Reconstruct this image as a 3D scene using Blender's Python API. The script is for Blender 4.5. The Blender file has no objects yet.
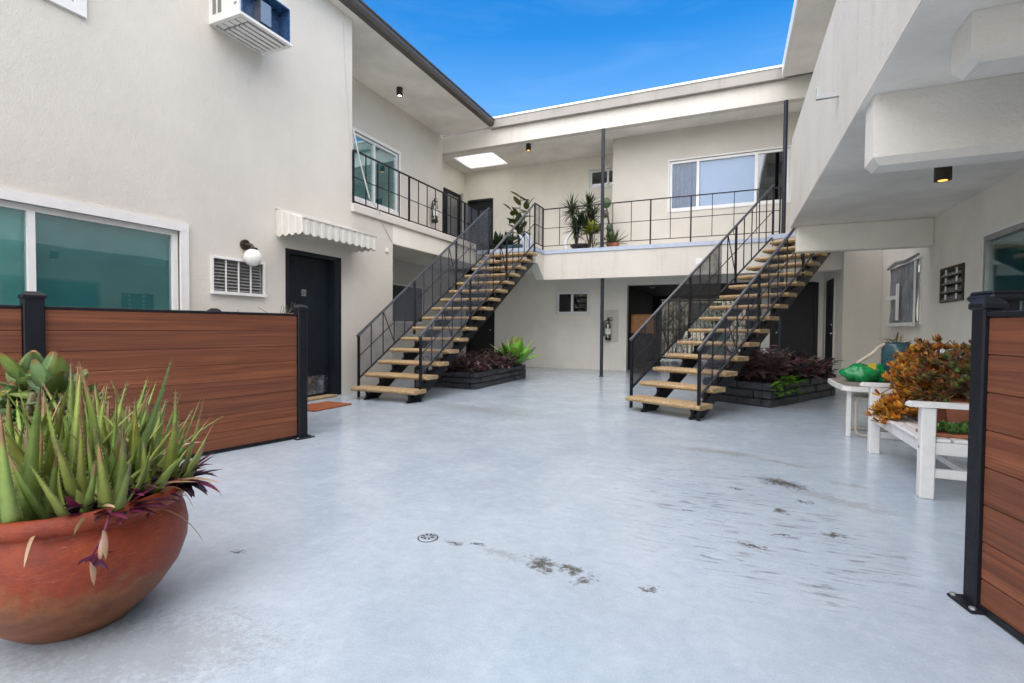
import bpy, math, random
from mathutils import Vector, Matrix
random.seed(7)
SC = bpy.context.scene
COL = SC.collection
PI = math.pi
R = math.radians

# ------------------------------------------------------------------ mesh helper
class MB:
    def __init__(s):
        s.v = []; s.f = []; s.c = []
    def pt(s, p, c=(1, 1, 1)):
        s.v.append(Vector(p)); s.c.append(c); return len(s.v) - 1
    def face(s, *i):
        s.f.append(tuple(i))
    def poly(s, pts, c=(1, 1, 1)):
        s.f.append(tuple(s.pt(p, c) for p in pts))
    def hexa(s, p, c=(1, 1, 1)):            # 8 points: bottom 4 (ccw), top 4
        i = [s.pt(q, c) for q in p]
        for f in ((3, 2, 1, 0), (4, 5, 6, 7), (0, 1, 5, 4), (1, 2, 6, 5), (2, 3, 7, 6), (3, 0, 4, 7)):
            s.f.append(tuple(i[k] for k in f))
    def box(s, a, b, c=(1, 1, 1)):
        x0, x1 = sorted((a[0], b[0])); y0, y1 = sorted((a[1], b[1])); z0, z1 = sorted((a[2], b[2]))
        s.hexa([(x0, y0, z0), (x1, y0, z0), (x1, y1, z0), (x0, y1, z0), (x0, y0, z1), (x1, y0, z1), (x1, y1, z1), (x0, y1, z1)], c)
    def cbox(s, a, b, r=.008, c=(1, 1, 1)):   # box with chamfered edges
        x0, x1 = sorted((a[0], b[0])); y0, y1 = sorted((a[1], b[1])); z0, z1 = sorted((a[2], b[2]))
        r = min(r, .45 * (x1 - x0), .45 * (y1 - y0), .45 * (z1 - z0))
        def ring(z, k):
            return [s.pt(p, c) for p in ((x0 + r, y0 + k, z), (x1 - r, y0 + k, z), (x1 - k, y0 + r, z), (x1 - k, y1 - r, z), (x1 - r, y1 - k, z), (x0 + r, y1 - k, z), (x0 + k, y1 - r, z), (x0 + k, y0 + r, z))]
        rs = [ring(z0, r), ring(z0 + r, 0), ring(z1 - r, 0), ring(z1, r)]
        for a_, b_ in zip(rs, rs[1:]):
            for k in range(8):
                s.face(a_[k], a_[(k + 1) % 8], b_[(k + 1) % 8], b_[k])
        s.f.append(tuple(reversed(rs[0]))); s.f.append(tuple(rs[-1]))
    def prism(s, pts, z0, z1, c=(1, 1, 1)):  # ccw footprint
        a = [s.pt((p[0], p[1], z0), c) for p in pts]; b = [s.pt((p[0], p[1], z1), c) for p in pts]
        n = len(pts)
        s.f.append(tuple(reversed(a))); s.f.append(tuple(b))
        for k in range(n):
            s.face(a[k], a[(k + 1) % n], b[(k + 1) % n], b[k])
    def extrude(s, pts, vec, c=(1, 1, 1)):
        vec = Vector(vec); a = [s.pt(p, c) for p in pts]; b = [s.pt(Vector(p) + vec, c) for p in pts]
        n = len(pts)
        s.f.append(tuple(reversed(a))); s.f.append(tuple(b))
        for k in range(n):
            s.face(a[k], a[(k + 1) % n], b[(k + 1) % n], b[k])
    def bar(s, p, q, w, h=None, c=(1, 1, 1)):  # rectangular bar between two points
        p = Vector(p); q = Vector(q); h = h or w; d = (q - p).normalized()
        up = Vector((0, 0, 1)) if abs(d.z) < .95 else Vector((0, 1, 0))
        x = d.cross(up).normalized() * (w / 2); y = x.cross(d).normalized() * (h / 2)
        s.hexa([p - x - y, p + x - y, p + x + y, p - x + y, q - x - y, q + x - y, q + x + y, q - x + y], c)
    def tube(s, pts, r, n=8, c=(1, 1, 1), cap=True):
        pts = [Vector(p) for p in pts]; rr = r if isinstance(r, (list, tuple)) else [r] * len(pts)
        rings = []; ref = None
        for i, p in enumerate(pts):
            d = (pts[min(i + 1, len(pts) - 1)] - pts[max(i - 1, 0)]).normalized()
            if ref is None:
                ref = d.orthogonal().normalized()
            ref = (ref - d * ref.dot(d)).normalized(); o = d.cross(ref)
            rings.append([s.pt(p + (ref * math.cos(2 * PI * k / n) + o * math.sin(2 * PI * k / n)) * rr[i], c) for k in range(n)])
        for a, b in zip(rings, rings[1:]):
            for k in range(n):
                s.face(a[k], a[(k + 1) % n], b[(k + 1) % n], b[k])
        if cap:
            s.f.append(tuple(reversed(rings[0]))); s.f.append(tuple(rings[-1]))
    def lathe(s, prof, ctr=(0, 0), n=32, c=(1, 1, 1), jit=0):  # prof [(r,z)]
        rings = []
        for r, z in prof:
            rings.append([s.pt((ctr[0] + r * math.cos(2 * PI * k / n), ctr[1] + r * math.sin(2 * PI * k / n), z), c) for k in range(n)])
        for a, b in zip(rings, rings[1:]):
            for k in range(n):
                s.face(a[k], a[(k + 1) % n], b[(k + 1) % n], b[k])
        if prof[0][0] > 1e-5: s.f.append(tuple(reversed(rings[0])))
        if prof[-1][0] > 1e-5: s.f.append(tuple(rings[-1]))
    def ball(s, ctr, r, n=10, m=7, c=(1, 1, 1), sc=(1, 1, 1)):
        ctr = Vector(ctr); rings = []
        for j in range(1, m):
            t = PI * j / m
            rings.append([s.pt(ctr + Vector((sc[0] * r * math.sin(t) * math.cos(2 * PI * k / n), sc[1] * r * math.sin(t) * math.sin(2 * PI * k / n), -sc[2] * r * math.cos(t))), c) for k in range(n)])
        b = s.pt(ctr - Vector((0, 0, r * sc[2])), c); t_ = s.pt(ctr + Vector((0, 0, r * sc[2])), c)
        for k in range(n):
            s.face(b, rings[0][(k + 1) % n], rings[0][k]); s.face(t_, rings[-1][k], rings[-1][(k + 1) % n])
        for a, d in zip(rings, rings[1:]):
            for k in range(n):
                s.face(a[k], a[(k + 1) % n], d[(k + 1) % n], d[k])
    # a wall with openings; plane 'x' or 'y' at pos, body from pos to pos+t
    def wall(s, plane, pos, t, u0, u1, v0, v1, holes=()):
        us = sorted({u0, u1, *[q for h in holes for q in h[:2] if u0 < q < u1]})
        vs = sorted({v0, v1, *[q for h in holes for q in h[2:] if v0 < q < v1]})
        def P(u, v, w): return (pos + w, u, v) if plane == 'x' else (u, pos + w, v)
        def solid(i, j):
            if i < 0 or j < 0 or i >= len(us) - 1 or j >= len(vs) - 1: return False
            a = (us[i] + us[i + 1]) / 2; b = (vs[j] + vs[j + 1]) / 2
            return not any(h[0] < a < h[1] and h[2] < b < h[3] for h in holes)
        for i in range(len(us) - 1):
            for j in range(len(vs) - 1):
                if not solid(i, j): continue
                a, b, c, d = us[i], us[i + 1], vs[j], vs[j + 1]
                for w in (0, t): s.poly([P(a, c, w), P(b, c, w), P(b, d, w), P(a, d, w)])
                if not solid(i - 1, j): s.poly([P(a, c, 0), P(a, d, 0), P(a, d, t), P(a, c, t)])
                if not solid(i + 1, j): s.poly([P(b, c, 0), P(b, d, 0), P(b, d, t), P(b, c, t)])
                if not solid(i, j - 1): s.poly([P(a, c, 0), P(b, c, 0), P(b, c, t), P(a, c, t)])
                if not solid(i, j + 1): s.poly([P(a, d, 0), P(b, d, 0), P(b, d, t), P(a, d, t)])
    # leaves ---------------------------------------------------------------
    def leaf(s, base, az, el, L, W, curl=0., segs=6, prof=None, fold=.15, thick=0., c0=(.1, .3, .05), c1=(.1, .3, .05), tip=None, teeth=None, roll=0., tipn=1):
        base = Vector(base); p = base.copy(); rings = []
        prof = prof or (lambda t: max(.0, math.sin(PI * min(1, .12 + .88 * t)) ** .8))
        ds = L / segs
        for i in range(segs + 1):
            t = i / segs; e = el + curl * t
            d = Vector((math.cos(az) * math.cos(e), math.sin(az) * math.cos(e), math.sin(e)))
            sd = Vector((-math.sin(az), math.cos(az), 0)); nn = d.cross(sd) * -1
            if roll:
                m = Matrix.Rotation(roll, 3, d); sd = m @ sd; nn = m @ nn
            w = W / 2 * prof(t)
            col = tuple(a + (b - a) * t for a, b in zip(c0, c1))
            if tip and i > segs - 1 - tipn: col = tip
            if thick:
                rings.append([s.pt(p - sd * w, col), s.pt(p - nn * w * fold, col), s.pt(p + sd * w, col), s.pt(p - nn * (w * thick), col)])
            else:
                rings.append([s.pt(p - sd * w + nn * w * fold, col), s.pt(p, col), s.pt(p + sd * w + nn * w * fold, col)])
            if teeth and 0 < i < segs:
                for sg in (-1, 1):
                    for q in (0, .5):
                        b0 = p + sd * sg * w * .97 + d * ds * q
                        s.poly([b0 - d * ds * .1, b0 + d * ds * .12, b0 + sd * sg * .003 + d * ds * .06], teeth)
            p = p + d * ds
        m = len(rings[0])
        for a, b in zip(rings, rings[1:]):
            if thick:
                for k in range(m): s.face(a[k], a[(k + 1) % m], b[(k + 1) % m], b[k])
            else:
                for k in range(m - 1): s.face(a[k], a[k + 1], b[k + 1], b[k])
        return p
    def mesh(s, name, mat, off=(0, 0, 0), smooth=False, xf=None):
        me = bpy.data.meshes.new(name); off = Vector(off)
        vs = [v - off for v in s.v]
        if xf: vs = [xf @ v for v in vs]
        me.from_pydata([tuple(v) for v in vs], [], s.f)
        if any(c != (1, 1, 1) for c in s.c):
            at = me.color_attributes.new('tint', 'FLOAT_COLOR', 'POINT')
            at.data.foreach_set('color', [x for c in s.c for x in (*c, 1.)])
        me.materials.append(mat)
        import bmesh as _b
        bm = _b.new(); bm.from_mesh(me); _b.ops.recalc_face_normals(bm, faces=bm.faces); bm.to_mesh(me); bm.free()
        if smooth:
            for p in me.polygons: p.use_smooth = True
            if smooth != 'all':
                try: me.set_sharp_from_angle(angle=R(40))
                except Exception: pass
        return me

ORG = {}
def link(o): COL.objects.link(o); return o
def thing(name, label, cat, loc=(0, 0, 0), rotz=0., group=None, local=False):
    o = link(bpy.data.objects.new(name, None)); o.location = loc; o.rotation_euler = (0, 0, rotz)
    o.empty_display_size = .1; o['label'] = label; o['category'] = cat
    if group: o['group'] = group
    ORG[o] = Vector((0, 0, 0)) if local else Vector(loc)
    return o
def part(name, mb, mat, parent, smooth=False, label=None):
    off = ORG[parent]
    o = link(bpy.data.objects.new(name, mb.mesh(name, mat, off, smooth))); o.parent = parent; ORG[o] = off
    if label: o['label'] = label
    return o
def solo(name, mb, mat, label, cat, loc=(0, 0, 0), group=None, smooth=False):
    o = link(bpy.data.objects.new(name, mb.mesh(name, mat, loc, smooth))); o.location = loc; ORG[o] = Vector(loc)
    o['label'] = label; o['category'] = cat
    if group: o['group'] = group
    return o
def struct(name, mb, mat, kind='structure'):
    o = link(bpy.data.objects.new(name, mb.mesh(name, mat))); o['kind'] = kind; ORG[o] = Vector((0, 0, 0)); return o
def copy_tree(o, loc, rotz, label=None, group=None):
    c = o.copy(); link(c); c.location = loc; c.rotation_euler = (0, 0, rotz)
    if label: c['label'] = label
    if group: c['group'] = group
    def rec(a, b):
        for ch in list(a.children):
            d = ch.copy(); link(d); d.parent = b; rec(ch, d)
    rec(o, c); return c

# ------------------------------------------------------------------ materials
class NT:
    def __init__(s, name):
        s.m = bpy.data.materials.new(name); s.m.use_nodes = True; s.t = s.m.node_tree
        s.b = s.t.nodes['Principled BSDF']; s.out = s.t.nodes['Material Output']
    def n(s, typ, **k):
        x = s.t.nodes.new(typ)
        for a, b in k.items():
            if a.startswith('i_'):
                x.inputs[a[2:].replace('_', ' ')].default_value = b
            else: setattr(x, a, b)
        return x
    def l(s, a, b): s.t.links.new(a, b)
    def coord(s, scale=(1, 1, 1), rot=(0, 0, 0), kind='Object'):
        tc = s.n('ShaderNodeTexCoord'); mp = s.n('ShaderNodeMapping'); mp.inputs['Scale'].default_value = scale; mp.inputs['Rotation'].default_value = rot
        s.l(tc.outputs[kind], mp.inputs['Vector']); return mp.outputs[0]
    def noise(s, vec, scale, detail=4, rough=.55, dist=0):
        x = s.n('ShaderNodeTexNoise'); x.inputs['Scale'].default_value = scale; x.inputs['Detail'].default_value = detail
        x.inputs['Roughness'].default_value = rough; x.inputs['Distortion'].default_value = dist
        if vec is not None: s.l(vec, x.inputs['Vector'])
        return x.outputs['Fac']
    def ramp(s, fac, stops):
        x = s.n('ShaderNodeValToRGB'); e = x.color_ramp.elements
        while len(e) < len(stops): e.new(.5)
        for a, (p, c) in zip(e, stops):
            a.position = p; a.color = (*c, 1) if not isinstance(c, (int, float)) else (c, c, c, 1)
        s.l(fac, x.inputs[0]); return x.outputs[0]
    def mix(s, fac, a, b, mode='MIX'):
        x = s.n('ShaderNodeMix', data_type='RGBA', blend_type=mode)
        for soc, v in ((x.inputs[0], fac), (x.inputs[6], a), (x.inputs[7], b)):
            if hasattr(v, 'is_output'): s.l(v, soc)
            else: soc.default_value = v if not isinstance(v, tuple) else ((*v, 1) if len(v) == 3 else v)
        return x.outputs[2]
    def math(s, op, a, b=None, c=None, clamp=False):
        x = s.n('ShaderNodeMath', operation=op); x.use_clamp = clamp
        for i, v in enumerate((a, b, c)):
            if v is None: continue
            if hasattr(v, 'is_output'): s.l(v, x.inputs[i])
            else: x.inputs[i].default_value = v
        return x.outputs[0]
    def bump(s, h, strength=.3, dist=.01, normal=None):
        x = s.n('ShaderNodeBump'); x.inputs['Strength'].default_value = strength; x.inputs['Distance'].default_value = dist
        s.l(h, x.inputs['Height'])
        if normal is not None: s.l(normal, x.inputs['Normal'])
        s.l(x.outputs[0], s.b.inputs['Normal']); return x.outputs[0]
    def set(s, **k):
        for a, v in k.items():
            soc = s.b.inputs[a.replace('_', ' ')]
            if hasattr(v, 'is_output'): s.l(v, soc)
            else: soc.default_value = (*v, 1) if isinstance(v, tuple) and len(v) == 3 else v
        return s

def stucco(name, col, grain=1., mott=.06, streak=0.):
    t = NT(name); v = t.coord()
    big = t.noise(v, 1.3, 5, .6); fine = t.noise(v, 60, 3, .6); mid = t.noise(v, 14, 4, .6)
    dk = tuple(c * (1 - 1.6 * mott) for c in col); lt = tuple(min(1, c * (1 + mott)) for c in col)
    c = t.ramp(big, [(.3, dk), (.7, lt)])
    spk = t.ramp(t.noise(v, 5.5, 6, .75), [(.66, 0.), (.8, 1.)])
    c = t.mix(t.math('MULTIPLY', spk, .09), c, tuple(x * .62 for x in col))
    if streak:
        sv = t.coord((3.0, 3.0, .25)); st = t.ramp(t.noise(sv, 2.2, 6, .65), [(.52, 0.), (.75, 1.)])
        c = t.mix(t.math('MULTIPLY', st, streak), c, tuple(x * y for x, y in zip(col, (.66, .63, .58))))
    t.set(Base_Color=c, Roughness=.88, Specular_IOR_Level=.25)
    h = t.math('ADD', t.math('MULTIPLY', fine, .5), t.math('MULTIPLY', mid, .9)); t.bump(h, .55 * grain, .008)
    return t.m

def paint(name, col, rough=.45, mott=.12, metal=0., bump=.1, scale=9., spec=.5):
    t = NT(name); v = t.coord(); n = t.noise(v, scale, 5, .65)
    c = t.ramp(n, [(.25, tuple(x * (1 - mott) for x in col)), (.75, tuple(min(1, x * (1 + mott)) for x in col))])
    rr = t.ramp(t.noise(v, scale * 2.3, 4), [(.3, max(0., rough - .1)), (.75, min(1., rough + .12))])
    t.set(Base_Color=c, Roughness=rr, Metallic=metal, Specular_IOR_Level=spec)
    t.bump(t.noise(v, 55, 3), bump, .003)
    return t.m

def tinted(name, rough=.5, sss=0., spec=.4, mott=.35, scale=18., coat=0.):
    t = NT(name); a = t.n('ShaderNodeAttribute', attribute_name='tint'); v = t.coord()
    n = t.noise(v, scale, 4, .6)
    c = t.mix(1., a.outputs['Color'], t.ramp(n, [(.25, 1 - mott), (.75, 1 + mott * .4)]), 'MULTIPLY')
    t.set(Base_Color=c, Roughness=rough, Specular_IOR_Level=spec, Coat_Weight=coat)
    if sss:
        tr = t.n('ShaderNodeBsdfTranslucent'); t.l(c, tr.inputs['Color'])
        mx = t.n('ShaderNodeMixShader'); mx.inputs[0].default_value = sss
        t.l(t.b.outputs[0], mx.inputs[1]); t.l(tr.outputs[0], mx.inputs[2]); t.l(mx.outputs[0], t.out.inputs[0])
    t.bump(t.noise(v, 40, 3), .12, .004)
    return t.m

def glass(name, tint, refl=.14, rough=.02):
    t = NT(name); tr = t.n('ShaderNodeBsdfTransparent'); tr.inputs[0].default_value = (*tint, 1)
    gl = t.n('ShaderNodeBsdfGlossy'); gl.inputs['Roughness'].default_value = rough; gl.inputs[0].default_value = (.95, .97, 1, 1)
    v = t.coord(); bp = t.n('ShaderNodeBump'); bp.inputs['Strength'].default_value = .05; bp.inputs['Distance'].default_value = .02
    t.l(t.noise(v, 1.6, 2), bp.inputs['Height']); t.l(bp.outputs[0], gl.inputs['Normal'])
    fr = t.n('ShaderNodeLayerWeight'); fr.inputs[0].default_value = .35
    f = t.math('ADD', t.math('MULTIPLY', fr.outputs['Fresnel'], .75), refl, clamp=True)
    mx = t.n('ShaderNodeMixShader'); t.l(f, mx.inputs[0]); t.l(tr.outputs[0], mx.inputs[1]); t.l(gl.outputs[0], mx.inputs[2]); t.l(mx.outputs[0], t.out.inputs[0])
    return t.m

def screen(name, col, op):                       # woven wire screen
    t = NT(name); tr = t.n('ShaderNodeBsdfTransparent'); t.set(Base_Color=col, Roughness=.6)
    v = t.coord(); n = t.ramp(t.noise(v, 3.5, 4), [(.3, op - .10), (.7, op + .10)])
    mx = t.n('ShaderNodeMixShader'); t.l(n, mx.inputs[0]); t.l(tr.outputs[0], mx.inputs[1]); t.l(t.b.outputs[0], mx.inputs[2]); t.l(mx.outputs[0], t.out.inputs[0])
    return t.m

def emit(name, col, st):
    t = NT(name); t.set(Base_Color=col, Emission_Color=col, Emission_Strength=st); return t.m

M = {}
M['wall'] = stucco('cream stucco', (.625, .595, .53), grain=1.2, mott=.035, streak=.06)
M['wall_shade_lift'] = stucco('cream stucco lifted for shade', (.82, .785, .695))  # brighter copy of the wall stucco, lifts the shaded walls by colour
M['parapet'] = stucco('streaked cream stucco', (.645, .62, .56), grain=1.3, mott=.04, streak=.34)
M['rough_stucco'] = stucco('coarse beam stucco', (.73, .70, .645), grain=2.2)
M['soffit'] = stucco('soffit stucco', (.82, .795, .74), grain=1.6, mott=.1)
M['trim'] = paint('white trim paint', (.76, .75, .73), .5, .05)
M['white'] = paint('white gloss paint', (.80, .80, .79), .35, .05)
M['fascia'] = stucco('weathered drip edge', (.34, .325, .30), grain=.4, streak=.5)
M['flash'] = paint('pale roof flashing', (.82, .82, .80), .4, .05)
M['gutter'] = paint('brown gutter paint', (.075, .066, .058), .4, .2)
M['black'] = paint('black iron paint', (.009, .010, .014), .45, .25, bump=.2, spec=.25)
M['post'] = paint('dark grey steel paint', (.022, .027, .038), .4, .2, spec=.3)
M['handrail'] = paint('top lit grey handrail paint', (.05, .056, .075), .35, .4, spec=.5)  # lighter than the other iron: top-lit highlight put into the colour
M['door'] = paint('dark blue grey door paint', (.009, .014, .020), .5, .25, bump=.25, scale=4, spec=.25)
M['dark'] = paint('dark brown passage shade', (.012, .010, .009), .7, .3)  # near black: the shade of the passage is put into this colour
M['blackdoor'] = paint('black door paint', (.008, .0085, .010), .5, .2)
M['bluepaint'] = paint('blue grey deck paint', (.42, .49, .60), .5, .12)
M['chrome'] = paint('steel kick plate', (.62, .63, .64), .22, .06, metal=1.)
M['galv'] = paint('grey galvanised metal', (.42, .43, .44), .4, .1, metal=.8)
M['alum'] = paint('aluminium frame', (.36, .36, .36), .4, .1, metal=.6)
M['louvre'] = paint('smoked louvre glass', (.10, .105, .105), .2, .35, scale=20)
M['blind_dark'] = paint('dark slatted blind', (.16, .16, .155), .5, .5, scale=26)
M['teal'] = paint('teal blind', (.17, .40, .41), .6, .2, scale=1.5)
M['teal_light'] = paint('light teal blind', (.36, .66, .62), .6, .2, scale=2)
M['paleblind'] = paint('pale roller blind', (.50, .60, .72), .7, .05, scale=3)
M['bluecurtain'] = paint('blue curtain cloth', (.17, .22, .31), .8, .2, scale=6)
M['greencurtain'] = paint('grey green curtain cloth', (.14, .19, .19), .8, .25, scale=6)
M['glass_teal'] = glass('teal tinted glass', (.82, .96, .96), .06, .02)
M['glass_blue'] = glass('clear blue glass', (.88, .92, .96), .0, .12)
M['glass_dark'] = glass('dark tinted glass', (.34, .37, .38), .10)
M['mesh'] = screen('woven wire screen', (.035, .04, .05), .72)
M['mesh_dense'] = screen('dense wire screen', (.055, .065, .085), .80)
M['mesh_light'] = screen('fine wire screen', (.08, .09, .115), .42)
M['lamp_warm'] = emit('warm lamp', (1., .40, .07), .55)
M['lamp_white'] = emit('white lamp', (1., .93, .82), 2.)
M['globe'] = paint('opal globe glass', (.80, .79, .76), .12, .05)
M['bronze'] = paint('dark bronze metal', (.05, .04, .032), .45, .3, metal=.5)
M['acblue'] = paint('blue painted sheet metal', (.035, .085, .19), .3, .25)
M['acwhite'] = paint('off white appliance enamel', (.74, .73, .70), .35, .06)
M['acdark'] = paint('grey grille', (.20, .195, .185), .5, .25)
M['awning'] = paint('white enamel awning metal', (.66, .64, .585), .45, .06)
M['rope'] = paint('pale cord', (.55, .54, .51), .7, .2)
M['red'] = paint('red extinguisher paint', (.42, .03, .02), .3, .15)
M['extmetal'] = paint('silver cylinder metal', (.30, .29, .26), .25, .3, metal=.9)
M['extblack'] = paint('black hose rubber', (.012, .012, .013), .5, .2)
M['label'] = paint('white paper label', (.72, .72, .68), .6, .1)
M['rust'] = paint('rusty orange mat', (.26, .075, .025), .9, .35, bump=.8, scale=40)
M['soil'] = paint('potting soil', (.03, .02, .014), .95, .5, bump=1., scale=60)
M['blackstone'] = None
M['ventslat'] = paint('grey vent slat', (.30, .30, .29), .5, .45, scale=30)
M['benchwhite'] = paint('worn white bench paint', (.77, .77, .76), .42, .08, scale=14)
M['tabletop'] = paint('white laminate', (.74, .73, .70), .35, .08)
M['beigetube'] = paint('beige tube metal', (.50, .46, .38), .4, .15)
M['greenbag'] = paint('green plastic film', (.008, .25, .07), .22, .4, bump=.5, scale=24)
M['yellow'] = paint('yellow plastic', (.70, .50, .04), .35, .25)
M['jar'] = paint('blue green glaze', (.035, .095, .115), .25, .5, scale=12)
M['stick'] = paint('bleached driftwood', (.58, .50, .40), .7, .25)
M['terracotta2'] = paint('terracotta clay', (.36, .13, .07), .75, .25)
M['woodbox'] = paint('orange varnished wood', (.42, .17, .04), .45, .25)
M['bin'] = paint('pale green plastic', (.20, .36, .24), .45, .15)
M['far_wall'] = stucco('neighbour wall', (.27, .25, .20))
M['cushion'] = paint('grey weathered metal', (.40, .41, .42), .35, .2, metal=.7)
M['whiteleaf'] = paint('white petals', (.80, .80, .78), .6, .06)

def m_terracotta():
    t = NT('glazed terracotta'); v = t.coord()
    z = t.n('ShaderNodeSeparateXYZ'); t.l(v, z.inputs[0])
    n1 = t.noise(v, 4.5, 7, .65, .6); n2 = t.noise(v, 11, 9, .78); sc = t.noise(t.coord((4, 4, 26), (.25, .35, 0)), 5, 6, .75)
    red = t.ramp(n2, [(.2, (.085, .012, .005)), (.5, (.25, .034, .009)), (.8, (.40, .080, .018))])
    bare = t.ramp(n2, [(.25, (.10, .030, .012)), (.6, (.28, .10, .035)), (.85, (.46, .23, .11))])
    f = t.math('ADD', t.math('MULTIPLY', n1, 1.9), t.math('MULTIPLY', z.outputs[2], -1.55))
    c = t.mix(t.ramp(f, [(.50, 0.), (.68, 1.)]), red, bare)
    c = t.mix(t.math('MULTIPLY', t.ramp(n1, [(.52, 0.), (.62, 1.)]), .5), c, (.10, .022, .012))
    scr = t.math('MULTIPLY', t.ramp(sc, [(.57, 0.), (.70, 1.)]), .30)
    c = t.mix(scr, c, (.55, .34, .20))
    spk = t.ramp(t.noise(v, 48, 5, .8), [(.66, 0.), (.74, 1.)])
    c = t.mix(t.math('MULTIPLY', spk, .55), c, (.05, .018, .012))
    t.set(Base_Color=c, Roughness=t.ramp(n2, [(.2, .32), (.8, .62)]), Specular_IOR_Level=.45)
    t.bump(t.math('ADD', n2, t.math('MULTIPLY', sc, .4)), .5, .012); return t.m
M['terracotta'] = m_terracotta()

def m_boards():
    t = NT('brown composite boards'); tc = t.n('ShaderNodeTexCoord'); sx = t.n('ShaderNodeSeparateXYZ'); t.l(tc.outputs['Object'], sx.inputs[0])
    row = t.math('FLOOR', t.math('DIVIDE', t.math('SUBTRACT', sx.outputs[2], .06), .1375))
    wn = t.n('ShaderNodeTexWhiteNoise', noise_dimensions='1D'); t.l(row, wn.inputs['W'])
    off = t.n('ShaderNodeCombineXYZ'); t.l(t.math('MULTIPLY', wn.outputs[0], 17.), off.inputs[0]); t.l(t.math('MULTIPLY', row, 3.3), off.inputs[2])
    ad = t.n('ShaderNodeVectorMath', operation='ADD'); t.l(tc.outputs['Object'], ad.inputs[0]); t.l(off.outputs[0], ad.inputs[1])
    mp = t.n('ShaderNodeMapping'); mp.inputs['Scale'].default_value = (.55, 1, 26); t.l(ad.outputs[0], mp.inputs[0])
    mp2 = t.n('ShaderNodeMapping'); mp2.inputs['Scale'].default_value = (2.2, 1, 150); t.l(ad.outputs[0], mp2.inputs[0])
    a = t.noise(mp.outputs[0], 1.6, 5, .62, 1.1); b = t.noise(mp2.outputs[0], 1.3, 4, .7)
    g = t.math('ADD', t.math('MULTIPLY', a, .72), t.math('MULTIPLY', b, .30))
    c = t.ramp(g, [(.26, (.048, .017, .010)), (.44, (.140, .045, .021)), (.58, (.225, .076, .034)), (.78, (.37, .15, .07))])
    c = t.mix(t.math('MULTIPLY', wn.outputs[0], .45), c, (.095, .038, .022))
    t.set(Base_Color=c, Roughness=.55, Specular_IOR_Level=.35); t.bump(g, .25, .004); return t.m
M['boards'] = m_boards()

def m_tread():
    t = NT('exposed aggregate tread'); v = t.coord()
    vo = t.n('ShaderNodeTexVoronoi'); vo.inputs['Scale'].default_value = 90; t.l(v, vo.inputs['Vector'])
    peb = t.ramp(vo.outputs['Color'], [(.1, (.15, .10, .05)), (.45, (.34, .24, .125)), (.75, (.43, .32, .18)), (.95, (.60, .50, .35))])
    big = t.noise(v, 5, 5, .6)
    c = t.mix(t.ramp(big, [(.35, .0), (.75, .5)]), peb, (.42, .28, .13))
    t.set(Base_Color=c, Roughness=.85); t.bump(vo.outputs['Distance'], .5, .006); return t.m
M['tread'] = m_tread()

def m_stone():
    t = NT('black painted planter stone'); v = t.coord((1, 1, 1.6)); n = t.noise(v, 9, 6, .7, .5)
    c = t.ramp(n, [(.3, (.008, .009, .012)), (.6, (.024, .027, .036)), (.85, (.085, .095, .125))])
    t.set(Base_Color=c, Roughness=.42); t.bump(n, .8, .03); return t.m
M['blackstone'] = m_stone()

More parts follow.
